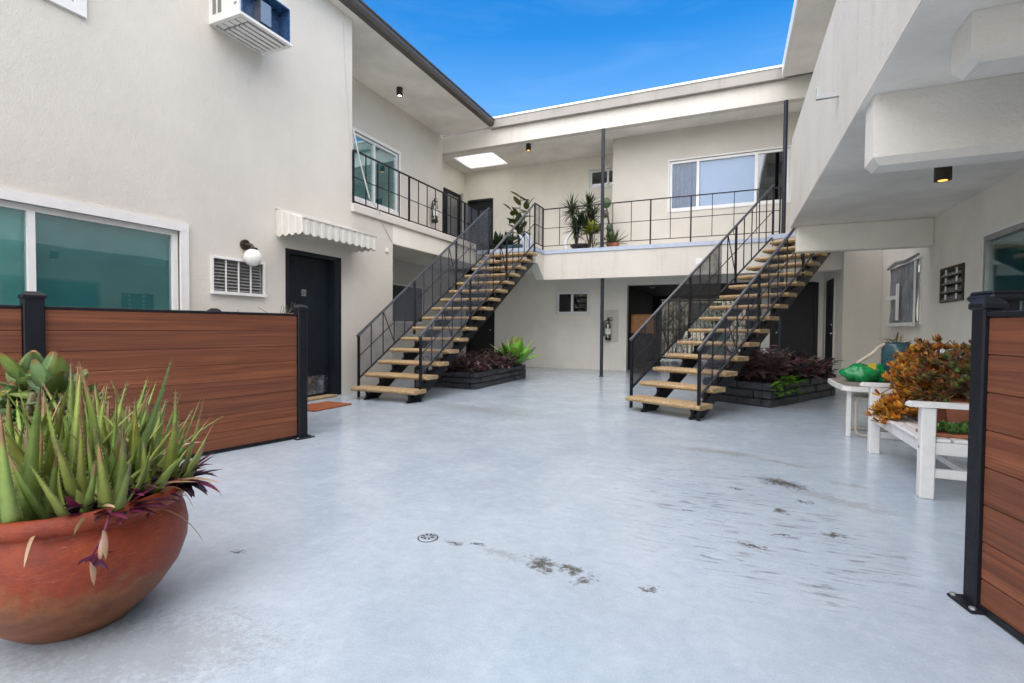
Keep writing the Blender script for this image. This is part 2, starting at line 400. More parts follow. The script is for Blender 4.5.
def m_floor():
    t = NT('blue grey painted concrete'); tc = t.n('ShaderNodeTexCoord'); P_ = tc.outputs['Object']
    sx = t.n('ShaderNodeSeparateXYZ'); t.l(P_, sx.inputs[0]); X, Y = sx.outputs[0], sx.outputs[1]
    wn_ = t.n('ShaderNodeTexNoise'); wn_.inputs['Scale'].default_value = 9; wn_.inputs['Detail'].default_value = 5; wn_.inputs['Roughness'].default_value = .7; t.l(P_, wn_.inputs['Vector'])
    sw = t.n('ShaderNodeSeparateColor'); t.l(wn_.outputs['Color'], sw.inputs[0])
    X = t.math('ADD', X, t.math('MULTIPLY', t.math('SUBTRACT', sw.outputs[0], .5), .22)); Y = t.math('ADD', Y, t.math('MULTIPLY', t.math('SUBTRACT', sw.outputs[1], .5), .22))
    big = t.noise(P_, .55, 6, .6, .8); mid = t.noise(P_, 2.6, 7, .68, .6); fine = t.noise(P_, 42, 4, .65)
    mp = t.n('ShaderNodeMapping'); mp.inputs['Scale'].default_value = (1.1, 5.5, 1); mp.inputs['Rotation'].default_value = (0, 0, R(-18)); t.l(P_, mp.inputs[0])
    strk = t.noise(mp.outputs[0], 2.4, 7, .7, 1.2)
    c = t.ramp(big, [(.28, (.350, .428, .505)), (.5, (.395, .475, .552)), (.74, (.445, .525, .60))])
    c = t.mix(t.ramp(mid, [(.46, 0.), (.80, .36)]), c, (.58, .65, .71))
    mot = t.noise(P_, 13, 9, .78, .4); c = t.mix(.55, c, t.ramp(mot, [(.30, .40), (.52, .5), (.74, .62)]), 'OVERLAY')
    grit = t.noise(P_, 140, 3, .7); c = t.mix(.35, c, t.ramp(grit, [(.3, .38), (.7, .62)]), 'OVERLAY')
    c = t.mix(t.math('MULTIPLY', t.ramp(strk, [(.48, 0.), (.70, 1.)]), .09), c, (.58, .645, .71))
    c = t.mix(t.math('MULTIPLY', t.ramp(strk, [(.30, 1.), (.42, 0.)]), .10), c, (.26, .31, .38))
    # trowel ripples on the right
    def blob(x, y, rx, ry, ang=0., soft=.5):
        ca, sa = math.cos(ang), math.sin(ang)
        dx = t.math('SUBTRACT', X, x); dy = t.math('SUBTRACT', Y, y)
        u = t.math('DIVIDE', t.math('ADD', t.math('MULTIPLY', dx, ca), t.math('MULTIPLY', dy, sa)), rx)
        w = t.math('DIVIDE', t.math('SUBTRACT', t.math('MULTIPLY', dy, ca), t.math('MULTIPLY', dx, sa)), ry)
        d = t.math('SQRT', t.math('ADD', t.math('MULTIPLY', u, u), t.math('MULTIPLY', w, w)))
        return t.math('SUBTRACT', 1., d, clamp=True)
    wv = t.n('ShaderNodeTexWave', wave_type='BANDS', bands_direction='Y'); wv.inputs['Scale'].default_value = 4.6; wv.inputs['Distortion'].default_value = 5.5
    wv.inputs['Detail'].default_value = 4; wv.inputs['Detail Scale'].default_value = 1.6
    mpw = t.n('ShaderNodeMapping'); mpw.inputs['Rotation'].default_value = (0, 0, R(-28)); t.l(P_, mpw.inputs[0]); t.l(mpw.outputs[0], wv.inputs['Vector'])
    reg = t.math('ADD', blob(0., 3.2, .85, 1.25, .3), blob(.25, 2.65, .7, .6, .3))
    brk = t.ramp(t.noise(P_, 6.5, 5, .7), [(.40, 0.), (.58, 1.)])
    mpd = t.n('ShaderNodeMapping'); mpd.inputs['Scale'].default_value = (5.5, 34, 1); mpd.inputs['Rotation'].default_value = (0, 0, R(-25)); t.l(P_, mpd.inputs[0]); dsh = t.noise(mpd.outputs[0], 1., 4, .62, .5)
    rip = t.math('MULTIPLY', t.math('MULTIPLY', t.ramp(dsh, [(.53, 0.), (.62, 1.)]), brk), t.math('MULTIPLY', reg, 1.6, clamp=True))
    c = t.mix(t.math('MULTIPLY', rip, .6), c, (.10, .105, .11))
    sc2 = t.ramp(t.noise(P_, 26, 5, .8, .6), [(.60, 0.), (.70, 1.)]); c = t.mix(t.math('MULTIPLY', sc2, t.math('MULTIPLY', reg, .55, clamp=True)), c, (.16, .16, .15))
    # dirt: small dark blots, each with a ragged edge
    rag = t.noise(P_, 38, 6, .8)
    def dirt(c, blobs, col, amt, a=.30, b=.52):
        tot = None
        for q in blobs:
            k = blob(*q); tot = k if tot is None else t.math('MAXIMUM', tot, k)
        m = t.ramp(t.math('SUBTRACT', t.math('MULTIPLY', tot, 1.1), t.math('MULTIPLY', t.math('SUBTRACT', rag, .5), -3.2)), [(a, 0.), (b, 1.)])
        m = t.math('MULTIPLY', m, t.math('GREATER_THAN', tot, .001))
        return t.mix(t.math('MULTIPLY', m, amt), c, col)
    c = dirt(c, FLOOR_DIRT['dark'], (.045, .032, .016), .85, .15, .85)
    c = dirt(c, FLOOR_DIRT['soft'], (.22, .21, .19), .38, .2, .75)
    c = dirt(c, FLOOR_DIRT['rust'], (.25, .20, .13), .42, .25, .85)
    spk = t.ramp(t.noise(P_, 30, 2, .5), [(.77, 0.), (.80, 1.)])
    c = t.mix(t.math('MULTIPLY', spk, .45), c, (.12, .12, .12))
    rr = t.ramp(t.math('ADD', t.math('MULTIPLY', strk, .25), t.math('MULTIPLY', mid, .75)), [(.33, .11), (.70, .26)])
    t.set(Base_Color=c, Roughness=rr, Specular_IOR_Level=.62)
    h = t.math('ADD', t.math('MULTIPLY', strk, .12), t.math('ADD', t.math('MULTIPLY', fine, .16), t.math('MULTIPLY', t.math('MULTIPLY', dsh, t.math('MULTIPLY', reg, 1., clamp=True)), -.5)))
    t.bump(h, .28, .012); return t.m
FLOOR_DIRT = {
    'dark': [(.05, 3.55, .06, .03, .2), (.42, 3.45, .05, .03, 0), (-.2, 3.0, .06, .02, .3), (.25, 2.85, .05, .02, .3), (.5, 2.95, .08, .03, .2), (-2.05, 1.55, .06, .012, .4), (-.735, 2.035, .105, .06, -.3), (-.62, 2.03, .06, .045, 0), (-.52, 1.98, .06, .05, .2), (.335, 3.80, .24, .13, -.5), (-1.2, 2.06, .05, .03, 0), (-1.1, 2.10, .05, .03, 0), (-.28, 2.02, .05, .03, 0), (.28, 3.2, .06, .04, 0), (.12, 2.62, .09, .04, 0)],
    'soft': [(-.95, 2.05, .2, .04, -.06), (-1.7, .95, .6, .3, .5), (-1.6, .92, .3, .1, .6), (.62, 3.55, .4, .12, -.5), (-2.9, 5.6, 1.2, .35, -.1)],
    'rust': [(-.05, 4.55, .55, .12, -.15), (.40, 4.38, .35, .07, -.35), (.75, 3.95, .2, .06, -.3), (1.0, 7.8, .9, .35, .9), (-.1, 7.1, .7, .25, -.4)],
}
M['floor'] = m_floor()

M['aloe'] = tinted('aloe leaf', .42, .12, .45, .30)
M['leafy'] = tinted('soft leaf', .45, .25, .4, .35)
M['waxy'] = tinted('waxy leaf', .35, .12, .5, .3)
M['bark'] = paint('plant stem bark', (.13, .095, .06), .9, .35, bump=.6, scale=30)
M['twig'] = paint('dry twig', (.16, .12, .09), .9, .3)

# ------------------------------------------------------------------ setting
g = MB(); g.poly([(-150, -150, -.03), (150, -150, -.03), (150, 150, -.03), (-150, 150, -.03)]); struct('ground', g, M['dark'])
g = MB(); g.poly([(-7.2, -9, 0), (5, -9, 0), (5, 17.5, 0), (-7.2, 17.5, 0)]); struct('courtyard_floor', g, M['floor'])

XL, XW, YB, XR = -5.354, -6.562, 10.59, 2.363
ZS, ZU = 2.78, 5.70                      # walkway level, eaves soffit

def window(parent, plane, pos, u0, u1, v0, v1, out, fw=.055, muls=(), panes=None, curtains=None, depth=.05, frame='white', fold=True, label=None, casing=None, cas_w=.07):
    """frame set in an opening of a wall whose outer face is at pos; out = +1/-1 outward direction along the axis."""
    def P(u, v, w): return (pos + out * w, u, v) if plane == 'x' else (u, pos + out * w, v)
    def bx(mb, a0, a1, b0, b1, w0, w1): mb.box(P(a0, b0, w0), P(a1, b1, w1))
    f = MB(); d0, d1 = -depth - .03, -depth + .03
    bx(f, u0, u1, v0, v0 + fw, d0, d1); bx(f, u0, u1, v1 - fw, v1, d0, d1)
    bx(f, u0, u0 + fw, v0 + fw, v1 - fw, d0, d1); bx(f, u1 - fw, u1, v0 + fw, v1 - fw, d0, d1)
    for m in muls: bx(f, m - fw / 2, m + fw / 2, v0 + fw, v1 - fw, d0 + .002, d1 + .004)
    w = part('window', f, M[frame], parent, label=label)
    edges = [u0 + fw] + [x for m in muls for x in (m - fw / 2, m + fw / 2)] + [u1 - fw]
    for k in range(0, len(edges), 2):
        a, b = edges[k], edges[k + 1]; i = k // 2
        p = MB(); bx(p, a - .01, b + .01, v0 + fw - .01, v1 - fw + .01, -depth - .006, -depth + .002)
        part('pane', p, M[panes[i] if isinstance(panes, (list, tuple)) else panes], w)
        if curtains:
            cm = curtains[i] if isinstance(curtains, (list, tuple)) else curtains
            q = MB(); n = 40 if fold else 1
            for j in range(n):
                uu = [a - .02 + (b - a + .04) * (j + e) / n for e in (0, 1)]
                ww = [-depth - .05 + (.022 * math.sin(x * 55) + .008 * math.sin(x * 131 + 1) if fold and cm != 'paleblind' else 0) for x in uu]
                q.poly([P(uu[0], v0, ww[0]), P(uu[1], v0, ww[1]), P(uu[1], v1, ww[1]), P(uu[0], v1, ww[0])])
            part('curtain' if fold else 'blind', q, M[cm], w, 'all')
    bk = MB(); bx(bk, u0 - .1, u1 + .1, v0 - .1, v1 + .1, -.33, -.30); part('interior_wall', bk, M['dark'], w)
    if casing:
        c = MB(); e = cas_w
        bx(c, u0 - e, u1 + e, v1, v1 + e, -.02, casing); bx(c, u0 - e, u1 + e, v0 - e, v0, -.02, casing)
        bx(c, u0 - e, u0, v0, v1, -.02, casing - .002); bx(c, u1, u1 + e, v0, v1, -.02, casing - .002)
        part('casing', c, M['trim'], w)
    return w

# ---- left wing -----------------------------------------------------------
LW = thing('apartment_wing', 'two storey cream stucco wing with big teal window, dark front door and recessed balcony', 'building', (XL, 2, 0))
W1 = (.20, 3.43, .75, 2.03); WV = (3.80, 4.45, 1.43, 1.80); D1 = (4.80, 5.82, .02, 2.06); W0 = (1.0, 2.53, 3.86, 4.95)
m = MB(); m.wall('x', XL, -.30, -7, 6.06, 0, ZU, [W1, WV, D1, W0])
m.wall('x', XL, -.30, 6.06, 7.06, 0, 2.84, [])
part('wall', m, M['wall'], LW)
m = MB()
m.box((XW - .3, 6.055, 0), (XW, YB, ZS)) ; part('recess_wall', m, M['wall'], LW)
WL2 = (8.55, 9.70, 1.17, 1.93)
WU = (7.42, 8.83, 3.47, 4.72)
m = MB(); m.wall('x', XW + .012, -.2, 6.0, YB, ZS - .1, ZU + .02, [WU]); part('upper_wall', m, M['wall'], LW)
m = MB(); m.box((XW, 6.76, 0), (XL - .302, 7.06, 2.47)); m.box((XW, 5.80, ZS), (XL - .302, 6.06, ZU)); part('return_wall', m, M['wall'], LW)
# balcony slab, its ledge, ceiling below
m = MB(); m.box((XW + .02, 6.07, 2.47), (XL - .004, 12.5, 2.76)); m.box((XL - .16, 7.064, 2.48), (XL - .0, 10.05, 2.80)); part('balcony_slab', m, M['wall_shade_lift'], LW)
m = MB(); m.cbox((XL - .14, 6.03, 2.80), (XL + .045, 10.05, 2.93), .01); part('balcony_ledge', m, M['wall'], LW)
# roof with soffit and gutter
m = MB(); m.box((-10, -7, ZU), (-5.225, 10.48, ZU + .12)); part('soffit', m, M['soffit'], LW)
m = MB(); m.box((-10, -7, ZU + .125), (-5.20, 10.48, ZU + .20)); part('roof', m, M['fascia'], LW)
m = MB()
m.extrude([(-5.222, -7, ZU + .005), (-5.12, -7, ZU + .01), (-5.085, -7, ZU + .06), (-5.085, -7, ZU + .125), (-5.07, -7, ZU + .125), (-5.07, -7, ZU + .15), (-5.10, -7, ZU + .15), (-5.10, -7, ZU + .07), (-5.222, -7, ZU + .07)], (0, 17.46, 0))
m.box((-5.20, -7, ZU + .07), (-5.17, 10.46, ZU + .205)); part('gutter', m, M['gutter'], LW)
window(LW, 'x', XL, *W1, 1, fw=.05, muls=(2.225,), panes=['glass_teal', 'glass_teal'], curtains=['teal_light', 'teal'], fold=False, casing=.03, cas_w=.085, depth=.06, label='wide two pane window with teal blinds')
window(LW, 'x', XL, *W0, 1, fw=.05, muls=(1.8,), panes='glass_dark', curtains='blind_dark', fold=False, casing=.03, cas_w=.085)
window(LW, 'x', XW + .012, *WU, 1, fw=.05, muls=(8.07,), panes='glass_teal', curtains=['teal_light', 'teal'], fold=False, casing=.02, cas_w=.06, label='two pane sliding window with teal glass')
# vent window with slats and white bars
f = MB(); f.box((XL - .07, WV[0], WV[2]), (XL - .05, WV[1], WV[3])); wv = part('vent_window', f, M['blind_dark'], LW, label='small louvred window with white bars')
s_ = MB()
for k in range(9):
    z = WV[2] + .03 + k * .038
    s_.hexa([(XL - .05, WV[0], z), (XL - .02, WV[0], z - .016), (XL - .02, WV[1], z - .016), (XL - .05, WV[1], z), (XL - .05, WV[0], z + .006), (XL - .02, WV[0], z - .010), (XL - .02, WV[1], z - .010), (XL - .05, WV[1], z + .006)])
part('slats', s_, M['ventslat'], wv)
b_ = MB()
for k in (1, 2, 3):
    y = WV[0] + (WV[1] - WV[0]) * k / 4; b_.box((XL - .012, y - .0055, WV[2]), (XL + .004, y + .0055, WV[3]))
b_.box((XL - .02, WV[0] - .03, WV[3]), (XL + .02, WV[1] + .03, WV[3] + .03)); b_.box((XL - .02, WV[0] - .03, WV[2] - .035), (XL + .045, WV[1] + .03, WV[2]))
b_.box((XL - .02, WV[0] - .03, WV[2]), (XL + .02, WV[0], WV[3])); b_.box((XL - .02, WV[1], WV[2]), (XL + .02, WV[1] + .03, WV[3]))
part('frame', b_, M['trim'], wv)
# front door
f = MB(); f.box((XL - .16, D1[0] + .06, .03), (XL - .11, D1[1] - .14, 2.0)); dr = part('door', f, M['door'], LW, label='dark blue grey front door with steel kick plate')
k_ = MB()
k_.box((XL - .22, D1[0], .02), (XL + .004, D1[0] + .055, 2.06)); k_.box((XL - .22, D1[1] - .135, .02), (XL + .003, D1[1], 2.06)); k_.box((XL - .22, D1[0] + .056, 2.003), (XL + .002, D1[1] - .136, 2.06))
part('door_frame', k_, M['door'], dr)
k_ = MB(); k_.box((XL - .108, D1[0] + .09, .07), (XL - .104, D1[1] - .16, .33)); part('kick_plate', k_, M['chrome'], dr)
k_ = MB(); k_.cbox((XL - .12, D1[0] + .03, .0), (XL + .03, D1[1] - .1, .035), .01); part('threshold', k_, M['tread'], dr)
k_ = MB(); k_.box((XL - .108, 5.165, 1.46), (XL - .102, 5.245, 1.55)); part('number_plate', k_, M['galv'], dr)
tx = bpy.data.curves.new('door_number', 'FONT'); tx.body = '21'; tx.size = .075; tx.align_x = 'CENTER'; tx.extrude = .001
tmp = bpy.data.objects.new('door_number_text', tx); tme = bpy.data.meshes.new_from_object(tmp); bpy.data.objects.remove(tmp); tme.materials.clear(); tme.materials.append(M['black'])
to = link(bpy.data.objects.new('door_number', tme)); to.location = Vector((XL - .100, 5.205, 1.478)) - ORG[LW]; to.rotation_euler = (PI / 2, 0, PI / 2); to.parent = dr
k_ = MB(); k_.ball((XL - .06, D1[0] + .13, .98), .032); k_.tube([(XL - .11, D1[0] + .13, .98), (XL - .06, D1[0] + .13, .98)], .012); part('handle', k_, M['chrome'], dr, True)
k_ = MB(); k_.lathe([(.0, -.02), (.035, -.02), (.035, .0), (.0, .0)], n=12); 
k_ = MB(); k_.cbox((XL - .002, 6.86, 2.30), (XL + .03, 6.92, 2.37), .008); part('junction_box', k_, M['trim'], LW)
# lower recess: window onto the covered passage (left of the stairs)
m = MB(); m.box((XW + .001, WL2[0] - .05, WL2[2] - .05), (XW + .03, WL2[1] + .05, WL2[3] + .05)); wl = part('window', m, M['trim'], LW)
m = MB(); m.box((XW + .032, WL2[0], WL2[2]), (XW + .036, WL2[1], WL2[3])); part('pane', m, paint('dusky glass', (.03, .045, .05), .12, .2), wl)

# ---- back wing -----------------------------------------------------------
BW = thing('apartment_wing', 'cream stucco back wing with covered upper walkway, skylight and dark passage below', 'building', (-2, 12.5, 0))
YK = 12.5
WS = (-3.36, -2.0, 4.62, 5.06); DU = (-6.88, -6.10, 2.80, 4.63)
DL = (-6.9, -6.03, .0, 2.02); WLo = (-4.22, -3.34, 1.42, 2.0); PASS = (-2.38, .62, -.1, 2.13)
DR = (.80, 1.70, -.1, 2.08)
m = MB(); m.wall('y', YK, .2, -7.0, 2.6, 0, 2.47, [DL, WLo, PASS, DR]); part('lower_wall', m, M['wall_shade_lift'], BW)
m = MB(); m.wall('y', YK + .004, .2, -7.0, -2.3, 2.47, 5.6, [DU, WS]); part('upper_wall', m, M['wall_shade_lift'], BW)
m = MB(); m.box((-7.2, YB - .1, ZS - .1), (-6.99, YK + .1, 5.6)); m.box((-7.2, YB - .4, 0), (-6.985, YK + .1, 2.47)); m.box((-6.985, YB - .1, 0), (XW - .301, YB - .002, 2.47)); part('alcove_wall', m, M['wall_shade_lift'], BW)
WW = (-1.30, 1.02, 3.64, 4.72)
m = MB(); m.wall('y', 11.5, .2, -2.555, 4.5, ZS - .05, 5.6, [WW]); m.box((-2.555, 11.702, ZS - .05), (-2.35, YK, 5.6)); part('window_wall', m, M['wall'], BW)
window(BW, 'y', 11.5, *WW, -1, fw=.055, muls=(-.715, .415), panes=['glass_blue', 'glass_blue', 'glass_dark'], curtains=['bluecurtain', 'paleblind', 'greencurtain'], fold=True, casing=.02, cas_w=.03, label='wide three pane window with pale blind in the middle')
window(BW, 'y', YK + .004, *WS, -1, fw=.05, muls=(-2.9,), panes='glass_dark', casing=.02, cas_w=.04)
window(BW, 'y', YK, *WLo, -1, fw=.06, muls=(-3.8,), panes='glass_dark', curtains='blind_dark', fold=False, casing=.02, cas_w=.025, label='small white slider window')
# slab, ceilings, floor edge
m = MB(); m.box((-7, YB + .02, 2.47), (3.4, YK + .6, 2.76)); part('walkway_slab', m, M['soffit'], BW)
m = MB(); m.box((-3.88, YB, 2.13), (2.36, YB + .18, 2.70))
m.prism([(-3.88, YB + .18), (-5.0, YB + .18), (-5.0, 10.06), (-3.88, 10.06)][::-1], 2.45, 2.70)
m.extrude([(-3.878, YB, 2.13), (-3.878, YB, 2.449), (-3.878, 10.2, 2.449)], (-.18, 0, 0)); part('slab_edge', m, M['parapet'], BW)
m = MB(); m.prism([(-5.30, 10.04), (-3.86, 10.04), (-3.86, YB - .02), (.56, YB - .02), (.62, 10.34), (1.58, 9.90), (1.9, YB - .02), (2.36, YB - .02), (2.36, YB + .3), (-5.30, YB + .3)], 2.703, 2.785); part('walkway_edge', m, M['bluepaint'], BW)
m = MB(); m.prism([(.63, 10.36), (1.57, 9.92), (1.85, YB), (.60, YB)], 2.50, 2.702); part('stair_landing', m, M['wall'], BW)
m = MB(); m.box((-.67, YB - .012, 2.34), (-.55, YB + .001, 2.46)); part('junction_plate', m, M['trim'], BW)
# ceiling with a skylight hole
SK = (-6.62, -5.50, 11.22, 12.17)
m = MB(); zc = 5.40
for a in ((-7.0, SK[0], YB + .16, YK + .2), (SK[1], 4.5, YB + .16, YK + .2), (SK[0], SK[1], YB + .16, SK[2]), (SK[0], SK[1], SK[3], YK + .2)):
    m.poly([(a[0], a[2], zc), (a[1], a[2], zc), (a[1], a[3], zc), (a[0], a[3], zc)])
part('ceiling', m, M['soffit'], BW)
m = MB()
for a, b in (((SK[0], SK[2]), (SK[1], SK[2])), ((SK[1], SK[2]), (SK[1], SK[3])), ((SK[1], SK[3]), (SK[0], SK[3])), ((SK[0], SK[3]), (SK[0], SK[2]))):
    m.poly([(a[0], a[1], zc), (b[0], b[1], zc), (b[0], b[1], 5.92), (a[0], a[1], 5.92)])
sk = part('skylight', m, M['white'], BW, label='square skylight opening in the walkway ceiling')
t_ = NT('skylight dome acrylic'); tr = t_.n('ShaderNodeBsdfTranslucent'); tr.inputs[0].default_value = (.95, .95, .92, 1); tp = t_.n('ShaderNodeBsdfTransparent'); mx = t_.n('ShaderNodeMixShader'); mx.inputs[0].default_value = .1
t_.l(tr.outputs[0], mx.inputs[1]); t_.l(tp.outputs[0], mx.inputs[2]); t_.l(mx.outputs[0], t_.out.inputs[0]); M['dome'] = t_.m
m = MB(); m.box((SK[0] + .002, SK[2] + .002, zc + .03), (SK[1] - .002, SK[3] - .002, zc + .036)); part('diffuser', m, M['dome'], sk)
# beam, drip edge and flashing
m = MB(); m.box((-7.0, YB, 5.30), (4.5, YB + .16, 5.70)); part('roof_beam', m, M['parapet'], BW)
m = MB(); m.hexa([(-5.21, YB - .11, 5.67), (.86, YB - .11, 5.67), (.86, YB + .0, 5.67), (-5.21, YB + .0, 5.67), (-5.21, YB - .11, 5.865), (.86, YB - .11, 5.865), (.86, YB + .0, 5.865), (-5.21, YB + .0, 5.865)]); part('drip_edge', m, M['fascia'], BW)
m = MB(); m.box((-5.21, YB - .13, 5.866), (.84, YB + .1, 5.905)); part('flashing', m, M['flash'], BW)
m = MB()
for a in ((-10, SK[0] - .05, YB + .03, 13.2), (SK[1] + .05, 4.5, YB + .03, 13.2), (SK[0] - .05, SK[1] + .05, YB + .03, SK[2] - .05), (SK[0] - .05, SK[1] + .05, SK[3] + .05, 13.2)):
    m.box((a[0], a[2], 5.72), (a[1], a[3], 5.86))
part('roof', m, M['fascia'], BW)
# doors
def plain_door(parent, y, u0, u1, v0, v1, mat, label=None, knob=1):
    f = MB(); f.box((u0, y + .06, v0), (u1, y + .10, v1)); d = part('door', f, M[mat], parent, label=label)
    f = MB(); e = .05
    f.box((u0 - .01, y - .012, v0), (u0 + e, y + .05, v1)); f.box((u1 - e, y - .012, v0), (u1 + .01, y + .05, v1)); f.box((u0 + e + .001, y - .011, v1 - e), (u1 - e - .001, y + .049, v1 + .01)); part('door_frame', f, M[mat], d)
    f = MB(); kx = u1 - .12 if knob > 0 else u0 + .12; f.ball((kx, y + .01, v0 + .98), .03); f.tube([(kx, y + .06, v0 + .98), (kx, y + .01, v0 + .98)], .012); part('handle', f, M['chrome'], d, True)
plain_door(BW, YK, *DU, 'blackdoor', 'dark door at the end of the upper walkway')
plain_door(BW, YK, *DL, 'blackdoor')
plain_door(BW, YK, DR[0], DR[1], 0, DR[3], 'blackdoor', knob=-1)
# screen door on the alcove side wall upstairs
f = MB(); f.box((-6.985, 11.35, 2.80), (-6.95, 12.2, 4.72)); d = part('screen_door', f, M['door'], BW, label='dark screen door with pale jamb')
f = MB(); f.box((-6.95, 12.21, 2.80), (-6.93, 12.27, 4.78)); f.box((-6.948, 11.5, 2.9), (-6.938, 12.05, 4.6)); part('door_frame', f, M['galv'], d)
# passage interior
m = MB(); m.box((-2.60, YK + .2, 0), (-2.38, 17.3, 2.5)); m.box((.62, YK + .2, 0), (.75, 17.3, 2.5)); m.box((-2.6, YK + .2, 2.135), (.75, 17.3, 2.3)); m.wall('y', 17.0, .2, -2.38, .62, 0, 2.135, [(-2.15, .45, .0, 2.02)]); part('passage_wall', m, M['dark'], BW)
m = MB(); m.lathe([(.07, 2.118), (.07, 2.134)], (-1.9, 13.4), 16); part('ceiling_disc', m, M['galv'], BW)
# lower right recess
m = MB(); m.box((1.80, 10.42, 0), (2.36, YK, 2.47)); m.box((.9, 10.77, 2.14), (1.80, 10.95, 2.47)); part('recess_wall', m, M['wall'], BW)
f = MB(); f.box((1.785, 11.15, 0), (1.799, 12.05, 2.05)); d = part('side_door', f, M['blackdoor'], BW)
f = MB(); f.box((1.77, 12.05, 0), (1.798, 12.13, 2.09)); f.box((1.77, 11.08, 0), (1.798, 11.15, 2.09)); part('door_frame', f, M['wall'], d)
f = MB(); f.ball((1.76, 11.24, .98), .028); f.ball((1.765, 11.24, 1.15), .02); part('handle', f, M['chrome'], d, True)

# ---- right wing ----------------------------------------------------------
RW = thing('apartment_wing', 'cream stucco right wing with solid parapet walkway on beams above the white bench', 'building', (XR, 4, 0))
XP = .75; ZP = 2.50
WR = (3.6, 6.67, .85, 2.01); WLv = (7.11, 7.77, 1.395, 1.79); WT = (8.46, 9.80, 1.13, 2.05)
m = MB(); m.wall('x', XR, .25, -6, 12.4, 0, 5.7, [WR, WLv, WT]); part('wall', m, M['wall_shade_lift'], RW)
m = MB(); m.box((XP, -6, ZP + .006), (XP + .14, 8.20, 3.77)); part('parapet', m, M['parapet'], RW)
m = MB(); m.box((XP + .004, -6, ZP), (XR, 8.195, ZP + .005)); m.box((XP + .141, -6, ZP + .006), (XR, 8.19, ZP + .25)); part('walkway_slab', m, M['soffit'], RW)
m = MB(); m.cbox((XP + .07, 8.05, 2.135), (XR, 8.235, ZP - .001), .012); part('end_beam', m, M['wall_shade_lift'], RW)
# dropped beams with chamfered ends
def beam(x0, y0, y1, z0, mat, ch):
    m = MB()
    m.hexa([(x0 + ch, y0 + ch, z0), (XR, y0 + ch, z0), (XR, y1, z0), (x0 + ch, y1, z0), (x0, y0, z0 + ch), (XR, y0, z0 + ch), (XR, y1, z0 + ch), (x0, y1, z0 + ch)])
    m.box((x0, y0, z0 + ch), (XR, y1, ZP - .001)); return part('beam', m, M[mat], RW)
beam(.792, 3.775, 4.00, 2.072, 'rough_stucco', .042)
beam(.985, 2.97, 3.20, 2.28, 'rough_stucco', .045)
m = MB(); m.box((.80, -6, ZU - .02), (4.5, YB - .115, ZU + .10)); part('soffit', m, M['soffit'], RW)
m = MB(); m.box((.765, -6, ZU - .05), (.798, YB - .14, ZU + .195)); part('drip_edge', m, M['flash'], RW)
m = MB(); m.box((.80, -6, ZU + .105), (4.5, YB - .0, ZU + .18)); part('roof', m, M['fascia'], RW)
m = MB(); m.box((.83, 7.2, 5.34), (XR, 7.4, ZU - .022)); part('roof_beam', m, M['parapet'], RW)
window(RW, 'x', XR, *WR, -1, fw=.05, muls=(5.0,), panes=['glass_teal', 'glass_teal'], curtains=['teal', 'teal'], fold=False, frame='alum', depth=.03, casing=.012, cas_w=.03, label='aluminium framed window with teal glass')
# jalousie
f = MB(); f.box((XR + .04, WLv[0], WLv[2]), (XR + .06, WLv[1], WLv[3])); wv = part('louvre_window', f, M['dark'], RW, label='small dark jalousie window with glass louvres')
s_ = MB(); n = 4; hgt = (WLv[3] - WLv[2]) / n
for k in range(n):
    z = WLv[2] + k * hgt; s_.hexa([(XR - .02, WLv[0] + .03, z), (XR - .014, WLv[0] + .03, z), (XR - .014, WLv[1] - .03, z), (XR - .02, WLv[1] - .03, z), (XR + .022, WLv[0] + .03, z + hgt), (XR + .028, WLv[0] + .03, z + hgt), (XR + .028, WLv[1] - .03, z + hgt), (XR + .022, WLv[1] - .03, z + hgt)])
part('slats', s_, M['louvre'], wv)
f = MB(); e = .035
f.box((XR - .015, WLv[0] - .01, WLv[3] - e), (XR + .03, WLv[1] + .01, WLv[3] + .01)); f.box((XR - .015, WLv[0] - .01, WLv[2] - .01), (XR + .03, WLv[1] + .01, WLv[2] + .015))
f.box((XR - .014, WLv[0] - .01, WLv[2] + .016), (XR + .03, WLv[0] + .03, WLv[3] - e - .001)); f.box((XR - .014, WLv[1] - .03, WLv[2] + .016), (XR + .03, WLv[1] + .01, WLv[3] - e - .001))
part('frame', f, M['bronze'], wv)
f = MB()
for yy in (WLv[0] + .15, WLv[1] - .2):
    for k in range(n):
        f.box((XR - .022, yy - .022, WLv[2] + k * hgt + .02), (XR - .018, yy + .022, WLv[2] + (k + 1) * hgt - .02))
part('clip', f, M['flash'], wv)
# plastic covered window: frame, loose sheet, tape
f = MB(); e = .05
for a, b, c, d in ((WT[0], WT[1], WT[2], WT[2] + e), (WT[0], WT[1], WT[3] - e, WT[3])): f.box((XR - .02, a, c), (XR + .05, b, d))
f.box((XR - .019, WT[0], WT[2] + e + .001), (XR + .05, WT[0] + e, WT[3] - e - .001)); f.box((XR - .019, WT[1] - e, WT[2] + e + .001), (XR + .05, WT[1], WT[3] - e - .001))
f.box((XR - .018, 9.25, WT[2] + e), (XR + .05, 9.33, WT[3] - e))
tw = part('window', f, M['trim'], RW, label='window covered with loose grey plastic sheet')
tn = NT('cloudy plastic sheet'); tn.set(Base_Color=tn.ramp(tn.noise(tn.coord(), 6, 5, .7), [(.3, (.10, .12, .14)), (.7, (.26, .29, .32))]), Roughness=.28); tn.bump(tn.noise(tn.coord((1, 1, .4)), 9, 4), .6, .05); M['plastic'] = tn.m
q = MB(); ny, nz = 22, 14; idx = []
